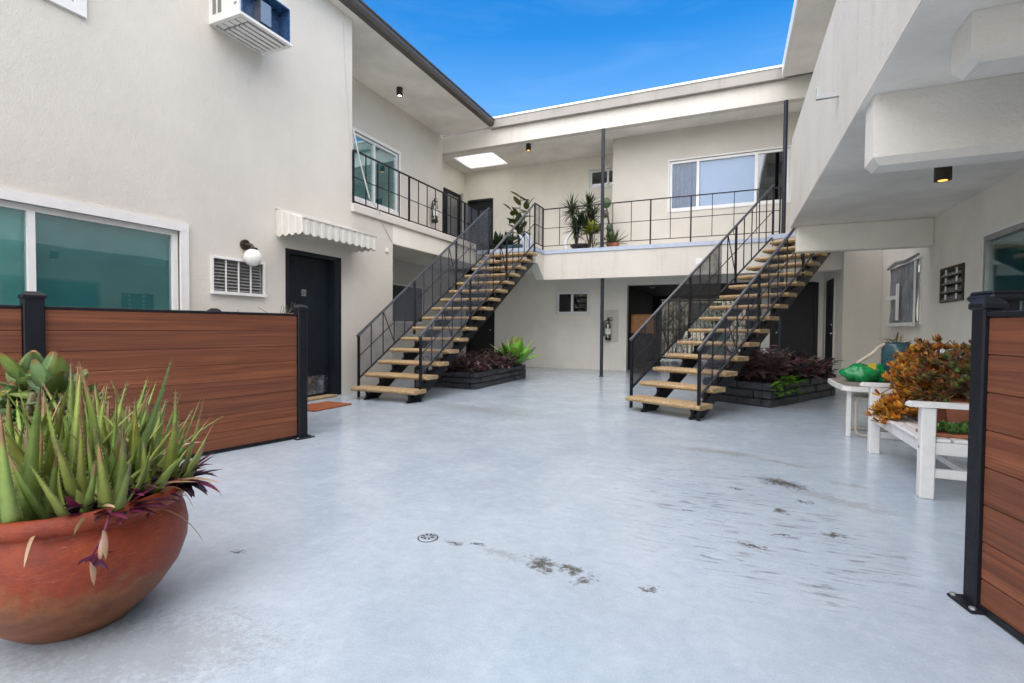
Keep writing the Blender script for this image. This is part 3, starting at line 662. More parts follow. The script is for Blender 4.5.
for i in range(ny + 1):
    for j in range(nz + 1):
        yy = WT[0] + .02 + (WT[1] - WT[0] - .04) * i / ny; zz = WT[2] + .03 + (WT[3] - WT[2] - .06) * j / nz
        idx.append(q.pt((XR - .030 - .016 * abs(math.sin(yy * 5.2 + zz * 1.7)) - .006 * math.sin(zz * 13 + yy * 7), yy, zz)))
for i in range(ny):
    for j in range(nz):
        a = i * (nz + 1) + j; q.face(idx[a], idx[a + nz + 1], idx[a + nz + 2], idx[a + 1])
part('plastic_sheet', q, M['plastic'], tw, 'all')
q = MB(); q.tube([(XR - .06, WT[1] + .03, WT[3] - .02), (XR - .09, 9.3, WT[3] + .015), (XR - .07, 8.9, WT[3] - .005), (XR - .06, WT[0] - .03, WT[3] + .03)], [.022, .03, .028, .02], 8); part('rolled_top', q, M['galv'], tw, True)
q = MB(); q.box((XR - .09, 9.18, 1.20), (XR - .07, 9.27, 1.75)); q.box((XR - .095, 9.2, 1.52), (XR - .08, 9.8, 1.58)); q.box((XR - .085, WT[0] - .01, WT[2]), (XR - .07, WT[0] + .03, WT[3] - .05)); q.box((XR - .085, WT[0], WT[2] - .02), (XR - .065, WT[1], WT[2] + .03)); part('tape', q, M['white'], tw)
# hook on the parapet
q = MB(); q.box((XP - .13, 4.70, 2.895), (XP, 4.735, 2.93)); q.box((XP - .155, 4.70, 2.895), (XP - .131, 4.735, 2.99)); part('wall_hook', q, M['galv'], RW)

# ------------------------------------------------------------------ steel posts
def post(x, y, z0, z1, label, r=.037):
    m = MB(); m.tube([(x, y, z0), (x, y, z1)], r, 14); m.box((x - .05, y - .05, z0), (x + .05, y + .05, z0 + .008))
    solo('steel_post', m, M['post'], label, 'post', (x, y, z0), 'dark steel posts carrying the back walkway', 'sharp')
post(-2.57, 10.70, 0, 2.13, 'dark round steel post on the floor beside the lower fire extinguisher')
post(-2.57, YB + .02, 2.785, 5.30, 'dark steel post on the upper walkway beside the spiky plants')
post(.86, YB + .02, 2.785, 5.30, 'dark steel post on the upper walkway at the head of the right stairs')
post(.86, 10.72, 0, 2.47, 'dark steel post on the floor behind the right stairs and planter')

# ------------------------------------------------------------------ railings
def rail_run(root, a, b, z0, z1, spacing, thick=(), screen_=None, stub=True, first=True, last=True, screen_top=1.):
    a = Vector((*a, 0)); b = Vector((*b, 0)); L = (b - a).length; d = (b - a) / L
    up = lambda p, z: (p.x, p.y, z)
    m = MB(); m.bar(up(a, z1), up(b, z1), .034, .018); part('top_rail', m, M['black'], root)
    m = MB(); m.bar(up(a, z0 + .09), up(b, z0 + .09), .03, .012); part('bottom_rail', m, M['black'], root)
    m = MB(); zm = z0 + .09 + (z1 - z0 - .09) * .48; m.bar(up(a, zm), up(b, zm), .012, .012); part('middle_rail', m, M['black'], root)
    n = max(1, round(L / spacing))
    for k in range(n + 1):
        if (k == 0 and not first) or (k == n and not last): continue
        p = a + d * (L * k / n); big = k in thick or k in (0, n)
        w = .028 if big else .0135
        m = MB(); m.bar(up(p, z0 - .05 if big and stub else z0 + .09), up(p, z1 - .01), w); part('newel' if big else 'baluster', m, M['black'], root)
    if screen_:
        nrm = Vector((-d.y, d.x, 0)) * .012
        m = MB(); zt = z0 + .10 + (z1 - z0 - .12) * screen_top; q = [a + nrm, b + nrm]
        m.poly([up(q[0], z0 + .10), up(q[1], z0 + .10), up(q[1], zt), up(q[0], zt)]); part('mesh_panel', m, M[screen_], root)
t = thing('balcony_railing', 'black iron railing along the left balcony above the scalloped awning', 'railing', (XL, 6.06, 2.9))
rail_run(t, (XL + .01, 6.07), (XL + .01, 9.55), 2.87, 3.745, .285, thick=(5, 9))
rail_run(t, (XL + .01, 9.57), (XL + .01, 10.2), 2.87, 3.745, .3, screen_='mesh_dense')
rail_run(t, (XL + .01, 10.22), (-5.0, 10.22), 2.87, 3.745, .3, screen_='mesh_dense')
t = thing('walkway_railing', 'black iron railing along the back upper walkway in front of the potted plants', 'railing', (-1.6, YB, ZS))
rail_run(t, (-3.93, YB + .05), (.80, YB + .05), 2.80, 3.715, .385, thick=(6, 8))
rail_run(t, (-3.92, 10.10), (-3.92, YB + .03), 2.80, 3.735, .25, screen_='mesh_light')

# ------------------------------------------------------------------ stairs
RUN, RISE, NT_ = .2925, .175, 15
def stairs(name, label, loc, rotz, w, left_screen, right_screen, grp, feet):
    root = thing(name, label, 'staircase', loc, rotz, grp, local=True)
    # local: x across, y up the flight, z up.  Tread front edge k at y = k*RUN
    tm = None
    for k in range(NT_):
        y = k * RUN; z = RISE * (k + 1)
        m = MB(); c = .02; prof = [(-.0, y + c, z - .054), (-.0, y, z - .054 + c), (0, y, z - c), (0, y + c, z), (0, y + .30, z), (0, y + .30, z - .054)]
        if tm is None:
            m.extrude(prof, (w, 0, 0)); tr = part('tread', m, M['tread'], root); tm = tr.data
        else:
            tr = link(bpy.data.objects.new('tread', tm)); tr.location = (0, k * RUN, k * RISE); tr.parent = root; ORG[tr] = Vector((0, 0, 0))
        for bx in (.235, w - .13):
            q = MB(); q.box((bx - .015, .07, RISE - .20), (bx + .015, .10, RISE - .063)); q.box((bx - .02, .06, RISE - .075), (bx + .02, .27, RISE - .0635))
            br = link(bpy.data.objects.new('bracket', q.mesh('bracket', M['black']))); br.parent = tr
            if k == 0: br.location = (0, 0, 0)
    sl = RISE / RUN
    for bx in (.235, w - .13):
        m = MB(); y0, y1 = .0, NT_ * RUN + .02
        def zt(y): return sl * y - .005
        h = .235
        pts = [(0, .035, 0), (0, .30, 0), (0, y1, zt(y1) - h), (0, y1, zt(y1)), (0, .03, .013)]
        pts = [(bx - .02, p[1], p[2]) for p in pts]
        m.extrude(pts, (.04, 0, 0)); part('stringer', m, M['black'], root)
    # railings
    for side, bx, y0, sc, lo in ((0, *feet[0], left_screen, .27), (1, *feet[1], right_screen, .37)):
        lo -= (.24 - y0) * sl; top0 = .92 - (.24 - y0) * .5; y1 = NT_ * RUN
        def zr(y, o): return o + ((3.70 - top0) / (y1 - y0) if o > .6 else sl) * (y - y0)
        rl = MB(); rl.tube([(bx, y0 - .03, zr(y0 - .03, top0)), (bx, y1, zr(y1, top0))], .021, 8); hr = part('handrail', rl, M['handrail'], root, True)
        rl = MB(); rl.bar((bx, y0, zr(y0, lo)), (bx, y1, zr(y1, lo)), .03, .014); part('bottom_rail', rl, M['black'], root)
        rl = MB(); rl.bar((bx, y0, (zr(y0, lo) + zr(y0, top0)) / 2), (bx, y1, (zr(y1, lo) + zr(y1, top0)) / 2), .011); part('middle_rail', rl, M['black'], root)
        for k in range(NT_ + 1):
            y = y0 + (y1 - y0) * k / NT_; big = k in (0, NT_) or k % 5 == 0
            q = MB(); zb = (0.0 if k == 0 else zr(y, lo) - (.18 if big else 0))
            q.bar((bx, y, zb), (bx, y, zr(y, top0) - .005), 0.03 if big else .0135)
            part('newel' if k in (0, NT_) else 'baluster', q, M['black'], root)
        for k in (2, 9):
            ya = y0 + (y1 - y0) * k / NT_; yb = ya + RUN
            q = MB(); q.bar((bx, ya, zr(ya, top0)), (bx, yb, zr(yb, lo)), .012); part('diagonal_bar', q, M['black'], root)
        if sc:
            mat, f0, f1 = sc; ya, yb = y0 + (y1 - y0) * f0, y0 + (y1 - y0) * f1
            q = MB(); x = bx + .012
            q.poly([(x, ya, zr(ya, lo)), (x, yb, zr(yb, lo)), (x, yb, zr(yb, top0)), (x, ya, zr(ya, top0))]); part('mesh_panel', q, M[mat], root)
    return root
stairs('staircase', 'black iron staircase with tan treads by the dark front door, agave planter beneath', (-4.985, 5.60, 0), R(-1.0), 1.10, ('mesh_light', 0, 1), ('mesh_light', 0, .5), 'open tread staircases', ((-.06, .24), (1.04, .24)))
stairs('staircase', 'black iron staircase with tan treads in front of the dark passage, purple planter beneath', (-1.225, 6.40, 0), R(-26.5), 1.02, ('mesh', 0, .55), ('mesh_light', 0, .5), 'open tread staircases', ((-.07, .22), (.985, .05)))
M['picket'] = paint('dimmed picket paint', (.45, .44, .42), .6, .15)  # white of the pickets dimmed in the colour to darken the passage view
M['drain'] = paint('drain cover paint', (.33, .37, .43), .4, .15)

# ------------------------------------------------------------------ fences
def board_panel(root, x0, x1, z0=.06, rows=8, thick=.022, dz=0.):
    m = MB(); h = .1375
    for k in range(rows):
        m.cbox((x0, -thick, z0 + k * h + .001), (x1, thick, z0 + (k + 1) * h - .001), .0035)
    m.box((x0 + .002, -thick * .5, z0 + .003), (x1 - .002, thick * .5, z0 + rows * h - .003))
    part('board_panel', m, M['boards'], root).location.z = dz
    m = MB(); m.cbox((x0, -.028, z0 + rows * h), (x1, .028, z0 + rows * h + .02), .004); part('cap_rail', m, M['black'], root).location.z = dz
    m = MB(); m.box((x0, -.025, z0 - .024), (x1, .025, z0 - .001)); part('bottom_rail', m, M['black'], root).location.z = max(dz, -.03)
def fpost(root, x, y, w, zt, cap=True, plate=True):
    m = MB(); m.cbox((x - w / 2, y - w / 2, 0), (x + w / 2, y + w / 2, zt), .006); p = part('post', m, M['black'], root)
    if cap:
        q = MB(); c = w / 2 + .008
        q.cbox((x - c, y - c, zt - .012), (x + c, y + c, zt + .016), .006)
        q.hexa([(x - c + .004, y - c + .004, zt + .014), (x + c - .004, y - c + .004, zt + .014), (x + c - .004, y + c - .004, zt + .014), (x - c + .004, y + c - .004, zt + .014), (x - c * .5, y - c * .5, zt + .034), (x + c * .5, y - c * .5, zt + .034), (x + c * .5, y + c * .5, zt + .034), (x - c * .5, y + c * .5, zt + .034)])
        part('cap', q, M['black'], p)
    if plate:
        q = MB(); q.cbox((x - w, y - w, 0.001), (x + w, y + w, .012), .003)
        part('base_plate', q, M['black'], p)
        for sx in (-1, 1):
            for sy in (-1, 1):
                b = MB(); b.lathe([(.011, .012), (.011, .02), (.0, .022)], (x + sx * w * .78, y + sy * w * .78), 6); part('bolt', b, M['galv'], p)
a_ = math.atan2(-.9769, -.2136)
t = thing('fence', 'low brown board fence with black posts in front of the big teal window', 'fence', (-3.649, 3.44, 0), a_, local=True)
fpost(t, 0, 0, .09, 1.20); fpost(t, 1.815, 0, .10, 1.205); fpost(t, 3.66, 0, .10, 1.205)
board_panel(t, .047, 1.763, dz=-.03); board_panel(t, 1.867, 3.608, dz=-.03)
# short return of the fence to the wall, same thing
m = MB(); ang = math.atan2(3.70 - 3.44, -5.22 + 3.649) - a_
r_m = Matrix.Rotation(ang, 3, 'Z')
for k in range(8):
    b = MB(); b.cbox((.05, -.022, .06 + k * .1375 + .0015), (1.53, .022, .06 + (k + 1) * .1375 - .0015), .005); m.f += [tuple(i + len(m.v) for i in f) for f in b.f]; m.v += [r_m @ v for v in b.v]; m.c += b.c
part('board_panel', m, M['boards'], t)
p_ = r_m @ Vector((1.56, 0, 0)); fpost(t, p_.x, p_.y, .09, 1.19)

a_ = math.atan2(-.972, .234)
t = thing('gate', 'brown board gate leaf on a black post standing in front of the white bench', 'gate', (.868, 2.40, 0), a_, local=True)
fpost(t, 0, 0, .066, 1.125, cap=True); board_panel(t, .035, 1.75, .06, rows=8, thick=.018, dz=-.075)
t = thing('fence_post', 'thick black post with a rounded cap right behind the brown gate', 'post', (.99, 2.66, 0), a_, local=True)
m = MB(); m.cbox((-.05, -.05, 0), (.05, .05, 1.17), .006); part('shaft', m, M['black'], t)
q = MB(); q.cbox((-.075, -.068, 1.155), (.075, .068, 1.185), .012); q.cbox((-.066, -.06, 1.18), (.066, .06, 1.198), .016); part('cap', q, M['black'], t)

# ------------------------------------------------------------------ air conditioner
ax0, ax1, ay0, ay1, az0, az1 = XL, -4.853, 3.78, 4.47, 4.37, 4.82
t = thing('air_conditioner', 'white window air conditioner with open blue back high on the left wall', 'air conditioner', (XL, 4.12, 4.37))
m = MB(); w_ = .025
m.box((ax0, ay0, az0 + .03), (ax1 - .03, ay0 + w_, az1)); m.box((ax0, ay0 + w_ + .001, az1 - .02), (ax1 - .03, ay1 - w_ - .001, az1)); m.box((ax0, ay1 - w_, az0 + .03), (ax1 - .03, ay1, az1)); part('casing', m, M['acwhite'], t)
m = MB()
for x_ in (ax0 + .06, ax0 + .145): m.box((x_, ay0 - .003, az0 + .09), (x_ + .055, ay0 + .001, az1 - .05))
part('side_vent', m, M['acdark'], t)
m = MB()
for k in range(6): m.box((ax1 - .10, ay0 - .004, az0 + .12 + k * .055), (ax1 - .06, ay0 + .002, az0 + .145 + k * .055))
part('vent_slot', m, M['galv'], t)
# open back: blue box
m = MB(); m.box((ax1 - .20, ay0 + w_ + .002, az0 + .04), (ax1 - .18, ay1 - w_ - .002, az1 - .022)); m.box((ax1 - .179, ay0 + w_ + .002, az0 + .04), (ax1 - .012, ay0 + w_ + .012, az1 - .022)); m.box((ax1 - .179, ay1 - w_ - .012, az0 + .04), (ax1 - .012, ay1 - w_ - .002, az1 - .022)); m.box((ax1 - .178, ay0 + .04, az1 - .04), (ax1 - .012, ay1 - .04, az1 - .023)); m.box((ax1 - .178, ay0 + .04, az0 + .032), (ax1 - .04, ay1 - .04, az0 + .045)); part('back_housing', m, M['acblue'], t)
m = MB(); m.box((ax1 - .178, ay0 + .30, az0 + .10), (ax1 - .06, ay0 + .44, az0 + .34)); part('motor_box', m, M['galv'], t)
# bottom tray with slats
m = MB(); e = .045
m.box((ax0, ay0 - .004, az0), (ax1, ay0 + e, az0 + .03)); m.box((ax0, ay1 - e, az0), (ax1, ay1 + .004, az0 + .03)); m.box((ax1 - e, ay0 + e, az0), (ax1, ay1 - e, az0 + .03)); m.box((ax0, ay0 + e, az0), (ax0 + .03, ay1 - e, az0 + .03)); part('bottom_frame', m, M['acwhite'], t)
m = MB(); m.box((ax0 + .03, ay0 + e, az0 + .022), (ax1 - e, ay1 - e, az0 + .029)); tray = part('bottom_grille', m, M['acdark'], t)
m = MB()
for k in range(5): m.box((ax0 + .05 + k * .078, ay0 + .16, az0 + .004), (ax0 + .098 + k * .078, ay1 - e, az0 + .021))
for k in range(4): m.box((ax0 + .06 + k * .10, ay0 + e + .01, az0 + .004), (ax0 + .14 + k * .10, ay0 + .13, az0 + .021))
part('slats', m, M['acwhite'], tray)

# ------------------------------------------------------------------ awning
t = thing('awning', 'small white ribbed metal awning with scalloped edge above the dark front door', 'awning', (XL, 5.4, 2.5))
y0, y1, X0, X1 = 4.66, 6.08, XL + .002, XL + .45
zw, zf, zb = 2.535, 2.385, 2.215
m = MB(); n = 62
top = []
for i in range(n + 1):
    y = y0 + (y1 - y0) * i / n; rb = .008 * (1 if (i // 2) % 2 else 0)
    top.append((y, rb))
rows = [[m.pt((X0, y, zw + rb)) for y, rb in top], [m.pt((X1, y, zf + rb)) for y, rb in top]]
for i in range(n): m.face(rows[0][i], rows[0][i + 1], rows[1][i + 1], rows[1][i])
part('top_sheet', m, M['awning'], t)
def valance(P, L, n, zt, zb_):
    m = MB(); sc = max(3, round(L / .125)); a = []; b = []
    N = sc * 8
    for i in range(N + 1):
        s_ = i / N; ph = (s_ * sc) % 1.
        rib = .006 * (1 if int(s_ * sc * 2) % 2 else 0)
        a.append(m.pt(P(s_, rib, zt(s_)))); b.append(m.pt(P(s_, rib, zb_(s_) - .030 * abs(math.sin(PI * s_ * sc)))))
    for i in range(N): m.face(a[i], a[i + 1], b[i + 1], b[i])
    return m
part('front_valance', valance(lambda s_, r, z: (X1 + r, y0 + (y1 - y0) * s_, z), y1 - y0, 0, lambda s_: zf + .004, lambda s_: zb), M['awning'], t)
part('side_valance', valance(lambda s_, r, z: (X0 + (X1 - X0) * s_, y0 - r, z), X1 - X0, 0, lambda s_: zw + (zf - zw) * s_, lambda s_: zb - .01 + .01 * s_), M['awning'], t)
part('side_valance', valance(lambda s_, r, z: (X0 + (X1 - X0) * s_, y1 + r, z), X1 - X0, 0, lambda s_: zw + (zf - zw) * s_, lambda s_: zb - .01 + .01 * s_), M['awning'], t)
m = MB(); m.bar((XL + .012, y0 - .02, zw + .012), (XL + .012, y1 - .1, zw + .012), .024); part('wall_bar', m, M['awning'], t)
m = MB(); m.bar((X1 + .003, y0, zf + .012), (X1 + .003, y1, zf + .012), .022, .018); part('front_bar', m, M['awning'], t)

# ------------------------------------------------------------------ lamps, extinguishers and small wall things
t = thing('wall_lamp', 'white glass globe lamp on a dark round bracket above the small louvred window', 'lamp', (XL, 4.21, 2.0))
m = MB(); m.extrude([(XL, 4.20 + .062 * math.cos(a), 2.005 + .062 * math.sin(a)) for a in [2 * PI * k / 18 for k in range(18)]], (.03, 0, 0)); part('bracket', m, M['bronze'], t)
m = MB(); m.tube([(XL + .02, 4.20, 2.005), (XL + .10, 4.215, 2.0), (XL + .125, 4.225, 1.96)], .02, 8); m.lathe([(.045, 1.93), (.045, 1.965), (.02, 1.975)], (XL + .125, 4.225), 14); part('arm', m, M['bronze'], t, True)
m = MB(); m.ball((XL + .125, 4.215, 1.85), .103, 24, 14); part('globe', m, M['globe'], t, 'all')
def soffit_lamp(x, y, z, r, h, mat, label):
    t = thing('ceiling_lamp', label, 'lamp', (x, y, z), 0, 'black cylinder ceiling lamps')
    m = MB(); m.lathe([(r * .86, z - h), (r, z - h), (r, z), (.001, z)], (x, y), 24); m.lathe([(r * .86, z - h), (r * .86, z - h * .55)], (x, y), 24); part('housing', m, M['bronze'], t, True)
    m = MB(); m.ball((x, y, z - h + .012), r * .8, 18, 10, sc=(1, 1, .35)); part('bulb', m, M[mat], t)
soffit_lamp(1.66, 5.5, ZP, .062, .155, 'lamp_warm', 'black cylinder lamp with orange glow on the low soffit over the bench')
soffit_lamp(-6.0, 8.12, ZU, .06, .15, 'lamp_white', 'black cylinder lamp with white bulb on the high eaves over the left balcony')
soffit_lamp(-4.47, 11.06, zc, .06, .15, 'lamp_warm', 'black cylinder lamp with warm bulb beside the skylight')
def extinguisher(x, y, z, nrm, label):
    """z = bottom; nrm = unit vector out of the wall"""
    n = Vector(nrm); t = thing('fire_extinguisher', label, 'fire extinguisher', (x, y, z), 0, 'fire extinguishers on brackets')
    c = Vector((x, y, 0)) + n * .10; side = Vector((-n.y, n.x, 0))
    m = MB(); m.lathe([(.0, z), (.07, z), (.075, z + .02), (.075, z + .36), (.06, z + .42), (.025, z + .45), (.025, z + .48)], (c.x, c.y), 20); part('cylinder', m, M['extmetal'], t, True)
    m = MB(); m.lathe([(.0765, z + .15), (.0765, z + .29)], (c.x, c.y), 20); part('label', m, M['label'], t, True)
    m = MB(); m.lathe([(.0765, z + .0), (.0765, z + .06)], (c.x, c.y), 20); part('base_ring', m, M['extblack'], t, True)
    m = MB(); p = Vector((c.x, c.y, z + .5)); m.bar(p - side * .03, p + side * .10, .03); m.bar(p + Vector((0, 0, .045)) - side * .03, p + Vector((0, 0, .075)) + side * .10, .025, .014); m.bar(p - Vector((0, 0, .03)), p + Vector((0, 0, .05)), .03); part('valve', m, M['extblack'], t)
    m = MB(); m.tube([p - side * .02, p - side * .09 - Vector((0, 0, .02)), p - side * .115 - Vector((0, 0, .12)), p - side * .105 - Vector((0, 0, .28)), p - side * .10 - Vector((0, 0, .40))], [.013, .013, .013, .014, .02], 8); part('hose', m, M['extblack'], t, True)
    m = MB(); q = Vector((x, y, 0)); m.bar(q + Vector((0, 0, z + .30)) + n * .012, q + Vector((0, 0, z + .34)) + n * .012, .10, .02); part('bracket', m, M['galv'], t)
extinguisher(-2.82, YK, .76, (0, -1, 0), 'fire extinguisher with grey backboard on the lower back wall beside the passage')
m = MB(); m.box((-3.0, YK - .006, .70), (-2.58, YK - .001, 1.52)); solo('backboard', m, M['wall'], 'flat cream mounting board behind the lower fire extinguisher', 'board', (-2.79, YK, .7))
extinguisher(XW + .012, 10.1, 3.52, (1, 0, 0), 'fire extinguisher on the upper left wall behind the balcony railing')
m = MB(); m.tube([(XL + .03, 6.05, 4.05), (XL + .045, 6.18, 3.6), (XL + .05, 6.40, 3.08)], .011, 8); m.tube([(XL + .05, 6.40, 3.08), (XL + .06, 6.62, 2.93), (XL + .012, 6.75, 2.78), (XL + .008, 7.04, 2.49)], .006, 6)
solo('cord', m, M['rope'], 'pale cord running from the upper left wall corner down past the balcony ledge', 'cord', (XL, 6.05, 4.09), None, True)
m = MB(); m.cbox((-5.04, 4.55, .002), (-4.60, 5.20, .02), .006); o = solo('doormat', m, M['rust'], 'rust orange doormat on the floor at the dark front door', 'doormat', (-4.8, 5.2, 0))
m = MB(); m.tube([(XL + .008, 5.85, 5.68), (XL + .008, 5.9, 4.9), (XL + .01, 5.98, 4.2), (XL + .01, 6.03, 3.3)], .005, 5); solo('cable', m, M['rope'], 'thin pale cable down the upper left wall beside the balcony corner', 'cable', (XL, 5.9, 5.6), None, True)
# drain
t = thing('floor_drain', 'small round white floor drain with dark slots in the grey floor', 'drain', (-1.343, 2.053, 0), 0, None, True)
m = MB(); m.lathe([(.0, .006), (.036, .006), (.043, .004), (.046, .0015)], n=28); part('cover', m, M['drain'], t)
m = MB(); m.lathe([(.047, .0012), (.051, .0012)], n=28); part('gap_ring', m, M['dark'], t)
for k in range(8):
    a = 2 * PI * k / 8; d = Vector((math.cos(a), math.sin(a), 0)); s_ = Vector((-d.y, d.x, 0)) * .0045; z = Vector((0, 0, .0072))
    m = MB(); m.poly([d * .014 - s_ * .6 + z, d * .034 - s_ * 1.2 + z, d * .034 + s_ * 1.2 + z, d * .014 + s_ * .6 + z]); part('slot', m, M['dark'], t)

# ------------------------------------------------------------------ terracotta pot with aloe
PX, PY = -2.10, .978
def pot(name, label, x, y, z, prof, mat, fill=.05, group=None, n=48):
    t = thing(name, label, 'pot', (x, y, z), 0, group, True)
    m = MB(); rmax, zt = prof[-1]
    inner = [(rmax - .022, zt), (rmax - .03, zt - fill), (rmax - .03, zt - fill - .02)]
    m.lathe(prof + [(rmax - .008, zt + .006), (rmax - .016, zt + .006)] + inner, n=n); part('body', m, M[mat], t, 'all' if n > 40 else True)
    q = MB(); q.lathe([(.001, zt - fill + .012), (rmax * .5, zt - fill + .008), (rmax - .028, zt - fill)], n=24); part('soil', q, M['soil'], t)
    return t
pot('terracotta_pot', 'big round red terracotta pot full of aloe on the floor, left front corner', PX, PY, 0,
    [(.15, 0.0), (.165, .004), (.20, .035), (.255, .09), (.305, .165), (.328, .235), (.332, .29), (.322, .345), (.308, .375), (.302, .385), (.306, .392), (.322, .40), (.330, .415), (.330, .432), (.322, .446)], 'terracotta', .035)
def aloe_clump(name, label, x, y, z, spots, seed):
    rnd = random.Random(seed); m = MB()
    for (dx, dy, sc, n) in spots:
        tilt = math.atan2(dy, dx); off = min(.30, math.hypot(dx, dy) * 1.1)
        ph = rnd.random() * 6
        for k in range(n):
            az = ph + k * 2.4; f = k / n
            el = R(88) - R(38) * f - rnd.uniform(-.05, .22)
            d = Vector((math.cos(az) * math.cos(el) + math.cos(tilt) * off * .55, math.sin(az) * math.cos(el) + math.sin(tilt) * off * .55, math.sin(el))).normalized()
            az2 = math.atan2(d.y, d.x); el2 = math.asin(d.z)
            L = sc * rnd.uniform(.34, .56) * (1 - .22 * f); W = sc * rnd.uniform(.058, .082)
            g = rnd.uniform(.8, 1.2); y_ = rnd.uniform(0, 1)
            c0 = (.27 * g + .10 * y_, .43 * g, .13 * g); c1 = (.25 * g + .16 * y_, .40 * g + .04 * y_, .08 * g)
            tip = rnd.choice([(.42, .24, .13), (.36, .19, .11), (.30, .26, .10), (.40, .30, .20), (.22, .24, .08)])
            m.leaf((x + dx + .015 * math.cos(az), y + dy + .015 * math.sin(az), z - .02), az2, el2, L, W, rnd.uniform(-.6, .2) if rnd.random() < .65 else rnd.uniform(.1, .6), 11,
                   lambda t: (1 - t) ** .7 * (.85 + .15 * math.cos(t * 3)) + .012, .16, .55, c0, c1, tip, (.34, .38, .18), rnd.uniform(-.4, .4), rnd.choice([0, 1, 2, 2]))
    for k in range(34):
        a = rnd.uniform(0, 6.3); r = rnd.uniform(.1, .29); g = rnd.uniform(.7, 1.3); c = rnd.choice([(.30, .19, .10), (.22, .12, .06), (.36, .26, .16)])
        m.leaf((x + r * math.cos(a), y + r * math.sin(a), z - .01), a + rnd.uniform(-1, 1), rnd.uniform(.1, 1.1), rnd.uniform(.12, .34), .018, rnd.uniform(-2.2, -.6), 8, lambda t: (1 - t) ** .5 + .05, .3, 0, tuple(q * g for q in c), tuple(q * g * 1.1 for q in c), None, None, rnd.uniform(-.8, .8))
    return solo(name, m, M['aloe'], label, 'plant', (x, y, z), None, 'all')
rr_ = random.Random(5); spots = []
for k in range(38):
    a = k * 2.4; r = .28 * math.sqrt((k + .5) / 38); spots.append((r * math.cos(a), r * math.sin(a), rr_.uniform(.72, 1.05) * (1.02 if r < .2 else .86), 6))
aloe_clump('aloe_plant', 'dense spiky green aloe with brown leaf tips growing in the red terracotta pot', PX, PY, .415, spots, 3)
# purple trailing plant at the rim
rnd = random.Random(9); m = MB()
cv = Vector((0 - PX, 0 - PY, 0)).normalized(); rt = Vector((cv.y * -1, cv.x, 0))
def purple(m, p, n, rnd, L=.10, spread=1., cols=None):
    for k in range(n):
        az = rnd.uniform(0, 2 * PI); g = rnd.uniform(.6, 1.4)
        c = rnd.choice(cols or [(.045, .014, .035), (.07, .02, .045), (.03, .016, .03), (.14, .02, .06)])
        c = tuple(q * g for q in c)
        m.leaf(p, az, rnd.uniform(-.1, .9), L * rnd.uniform(.7, 1.3), L * .26, rnd.uniform(-1.4, -.2), 4, None, .3, 0, c, tuple(q * 1.3 for q in c))
for k in range(16):
    a = math.atan2(cv.y, cv.x) + rnd.uniform(.05, 1.35); r = rnd.uniform(.22, .30)
    p = Vector((PX + r * math.cos(a), PY + r * math.sin(a), .43)); purple(m, p, 8, rnd, .115)
a0 = math.atan2(cv.y, cv.x)
for k in range(5):
    a = a0 + rnd.uniform(1.15, 1.5); p = Vector((PX + .31 * math.cos(a), PY + .31 * math.sin(a), .45)); purple(m, p, 9, rnd, .13)
pts = [Vector((PX + .29 * math.cos(a0 + .28), PY + .29 * math.sin(a0 + .28), .45)), Vector((PX + .34 * math.cos(a0 + .24), PY + .34 * math.sin(a0 + .24), .445)), Vector((PX + .356 * math.cos(a0 + .18), PY + .356 * math.sin(a0 + .18), .39)), Vector((PX + .352 * math.cos(a0 + .10), PY + .352 * math.sin(a0 + .10), .33))]
m.tube(pts, [.005, .005, .004, .003], 6, (.26, .06, .11))
e_ = pts[-1]
for k in range(6): m.leaf(e_, a0 + rnd.uniform(-1.6, 1.6), rnd.uniform(-.5, .3), rnd.uniform(.05, .08), .018, -.6, 4, None, .3, 0, (.12, .02, .06), (.09, .02, .05))
for q, dz in ((pts[2], 0), (pts[2], .01), (pts[3], 0)):
    m.leaf(q + Vector((0, 0, dz)), a0 + rnd.uniform(-.6, .6), -1.1, .09, .016, -.45, 5, None, .3, 0, (.50, .33, .25), (.42, .28, .18))
solo('trailing_plant', m, M['leafy'], 'dark purple trailing plant spilling over the rim of the red terracotta pot', 'plant', (PX, PY, .43), None, 'all')
# paddle-leaf plant behind the aloe
BX, BY = -2.70, 1.10
pot('terracotta_pot', 'terracotta pot half hidden behind the big aloe pot, left edge', BX, BY, 0, [(.13, 0), (.15, .01), (.19, .30), (.205, .31), (.205, .36), (.2, .365)], 'terracotta2', .04, n=32)
rnd = random.Random(21); m = MB()
m.tube([(BX, BY, .32), (BX + .02, BY + .02, .55), (BX + .03, BY, .78)], [.03, .026, .018], 8, (.16, .15, .07))
m.tube([(BX, BY, .42), (BX + .12, BY - .06, .62), (BX + .18, BY - .06, .76)], [.022, .02, .014], 8, (.16, .15, .07))
for cx, cyy, cz, s_ in ((BX + .0, BY, .72, .9), (BX + .15, BY + .02, .69, .95), (BX - .14, BY + .06, .70, .8), (BX + .06, BY - .10, .60, .9), (BX + .24, BY + .06, .60, .8)):
    for k in range(13):
        f = k / 13; az = k * 2.4 + rnd.random() * .4; g = rnd.uniform(.8, 1.25)
        c0 = (.12 * g, .22 * g, .08 * g); c1 = rnd.choice([(.26 * g, .34 * g, .06 * g), (.15 * g, .27 * g, .09 * g), (.18 * g, .29 * g, .12 * g)])
        m.leaf((cx, cyy, cz + .05 * (1 - f)), az, R(72) - R(80) * f, (.19 * s_) * rnd.uniform(.75, 1.2), .105 * s_, rnd.uniform(-.5, .45), 7, lambda t: max(.05, math.sin(PI * (.10 + .86 * t ** .9)) ** .75), .22, .10, c0, c1, rnd.choice([(.34, .11, .03), (.26, .20, .04), (.30, .14, .04)]), None, rnd.uniform(-.3, .3), 0)
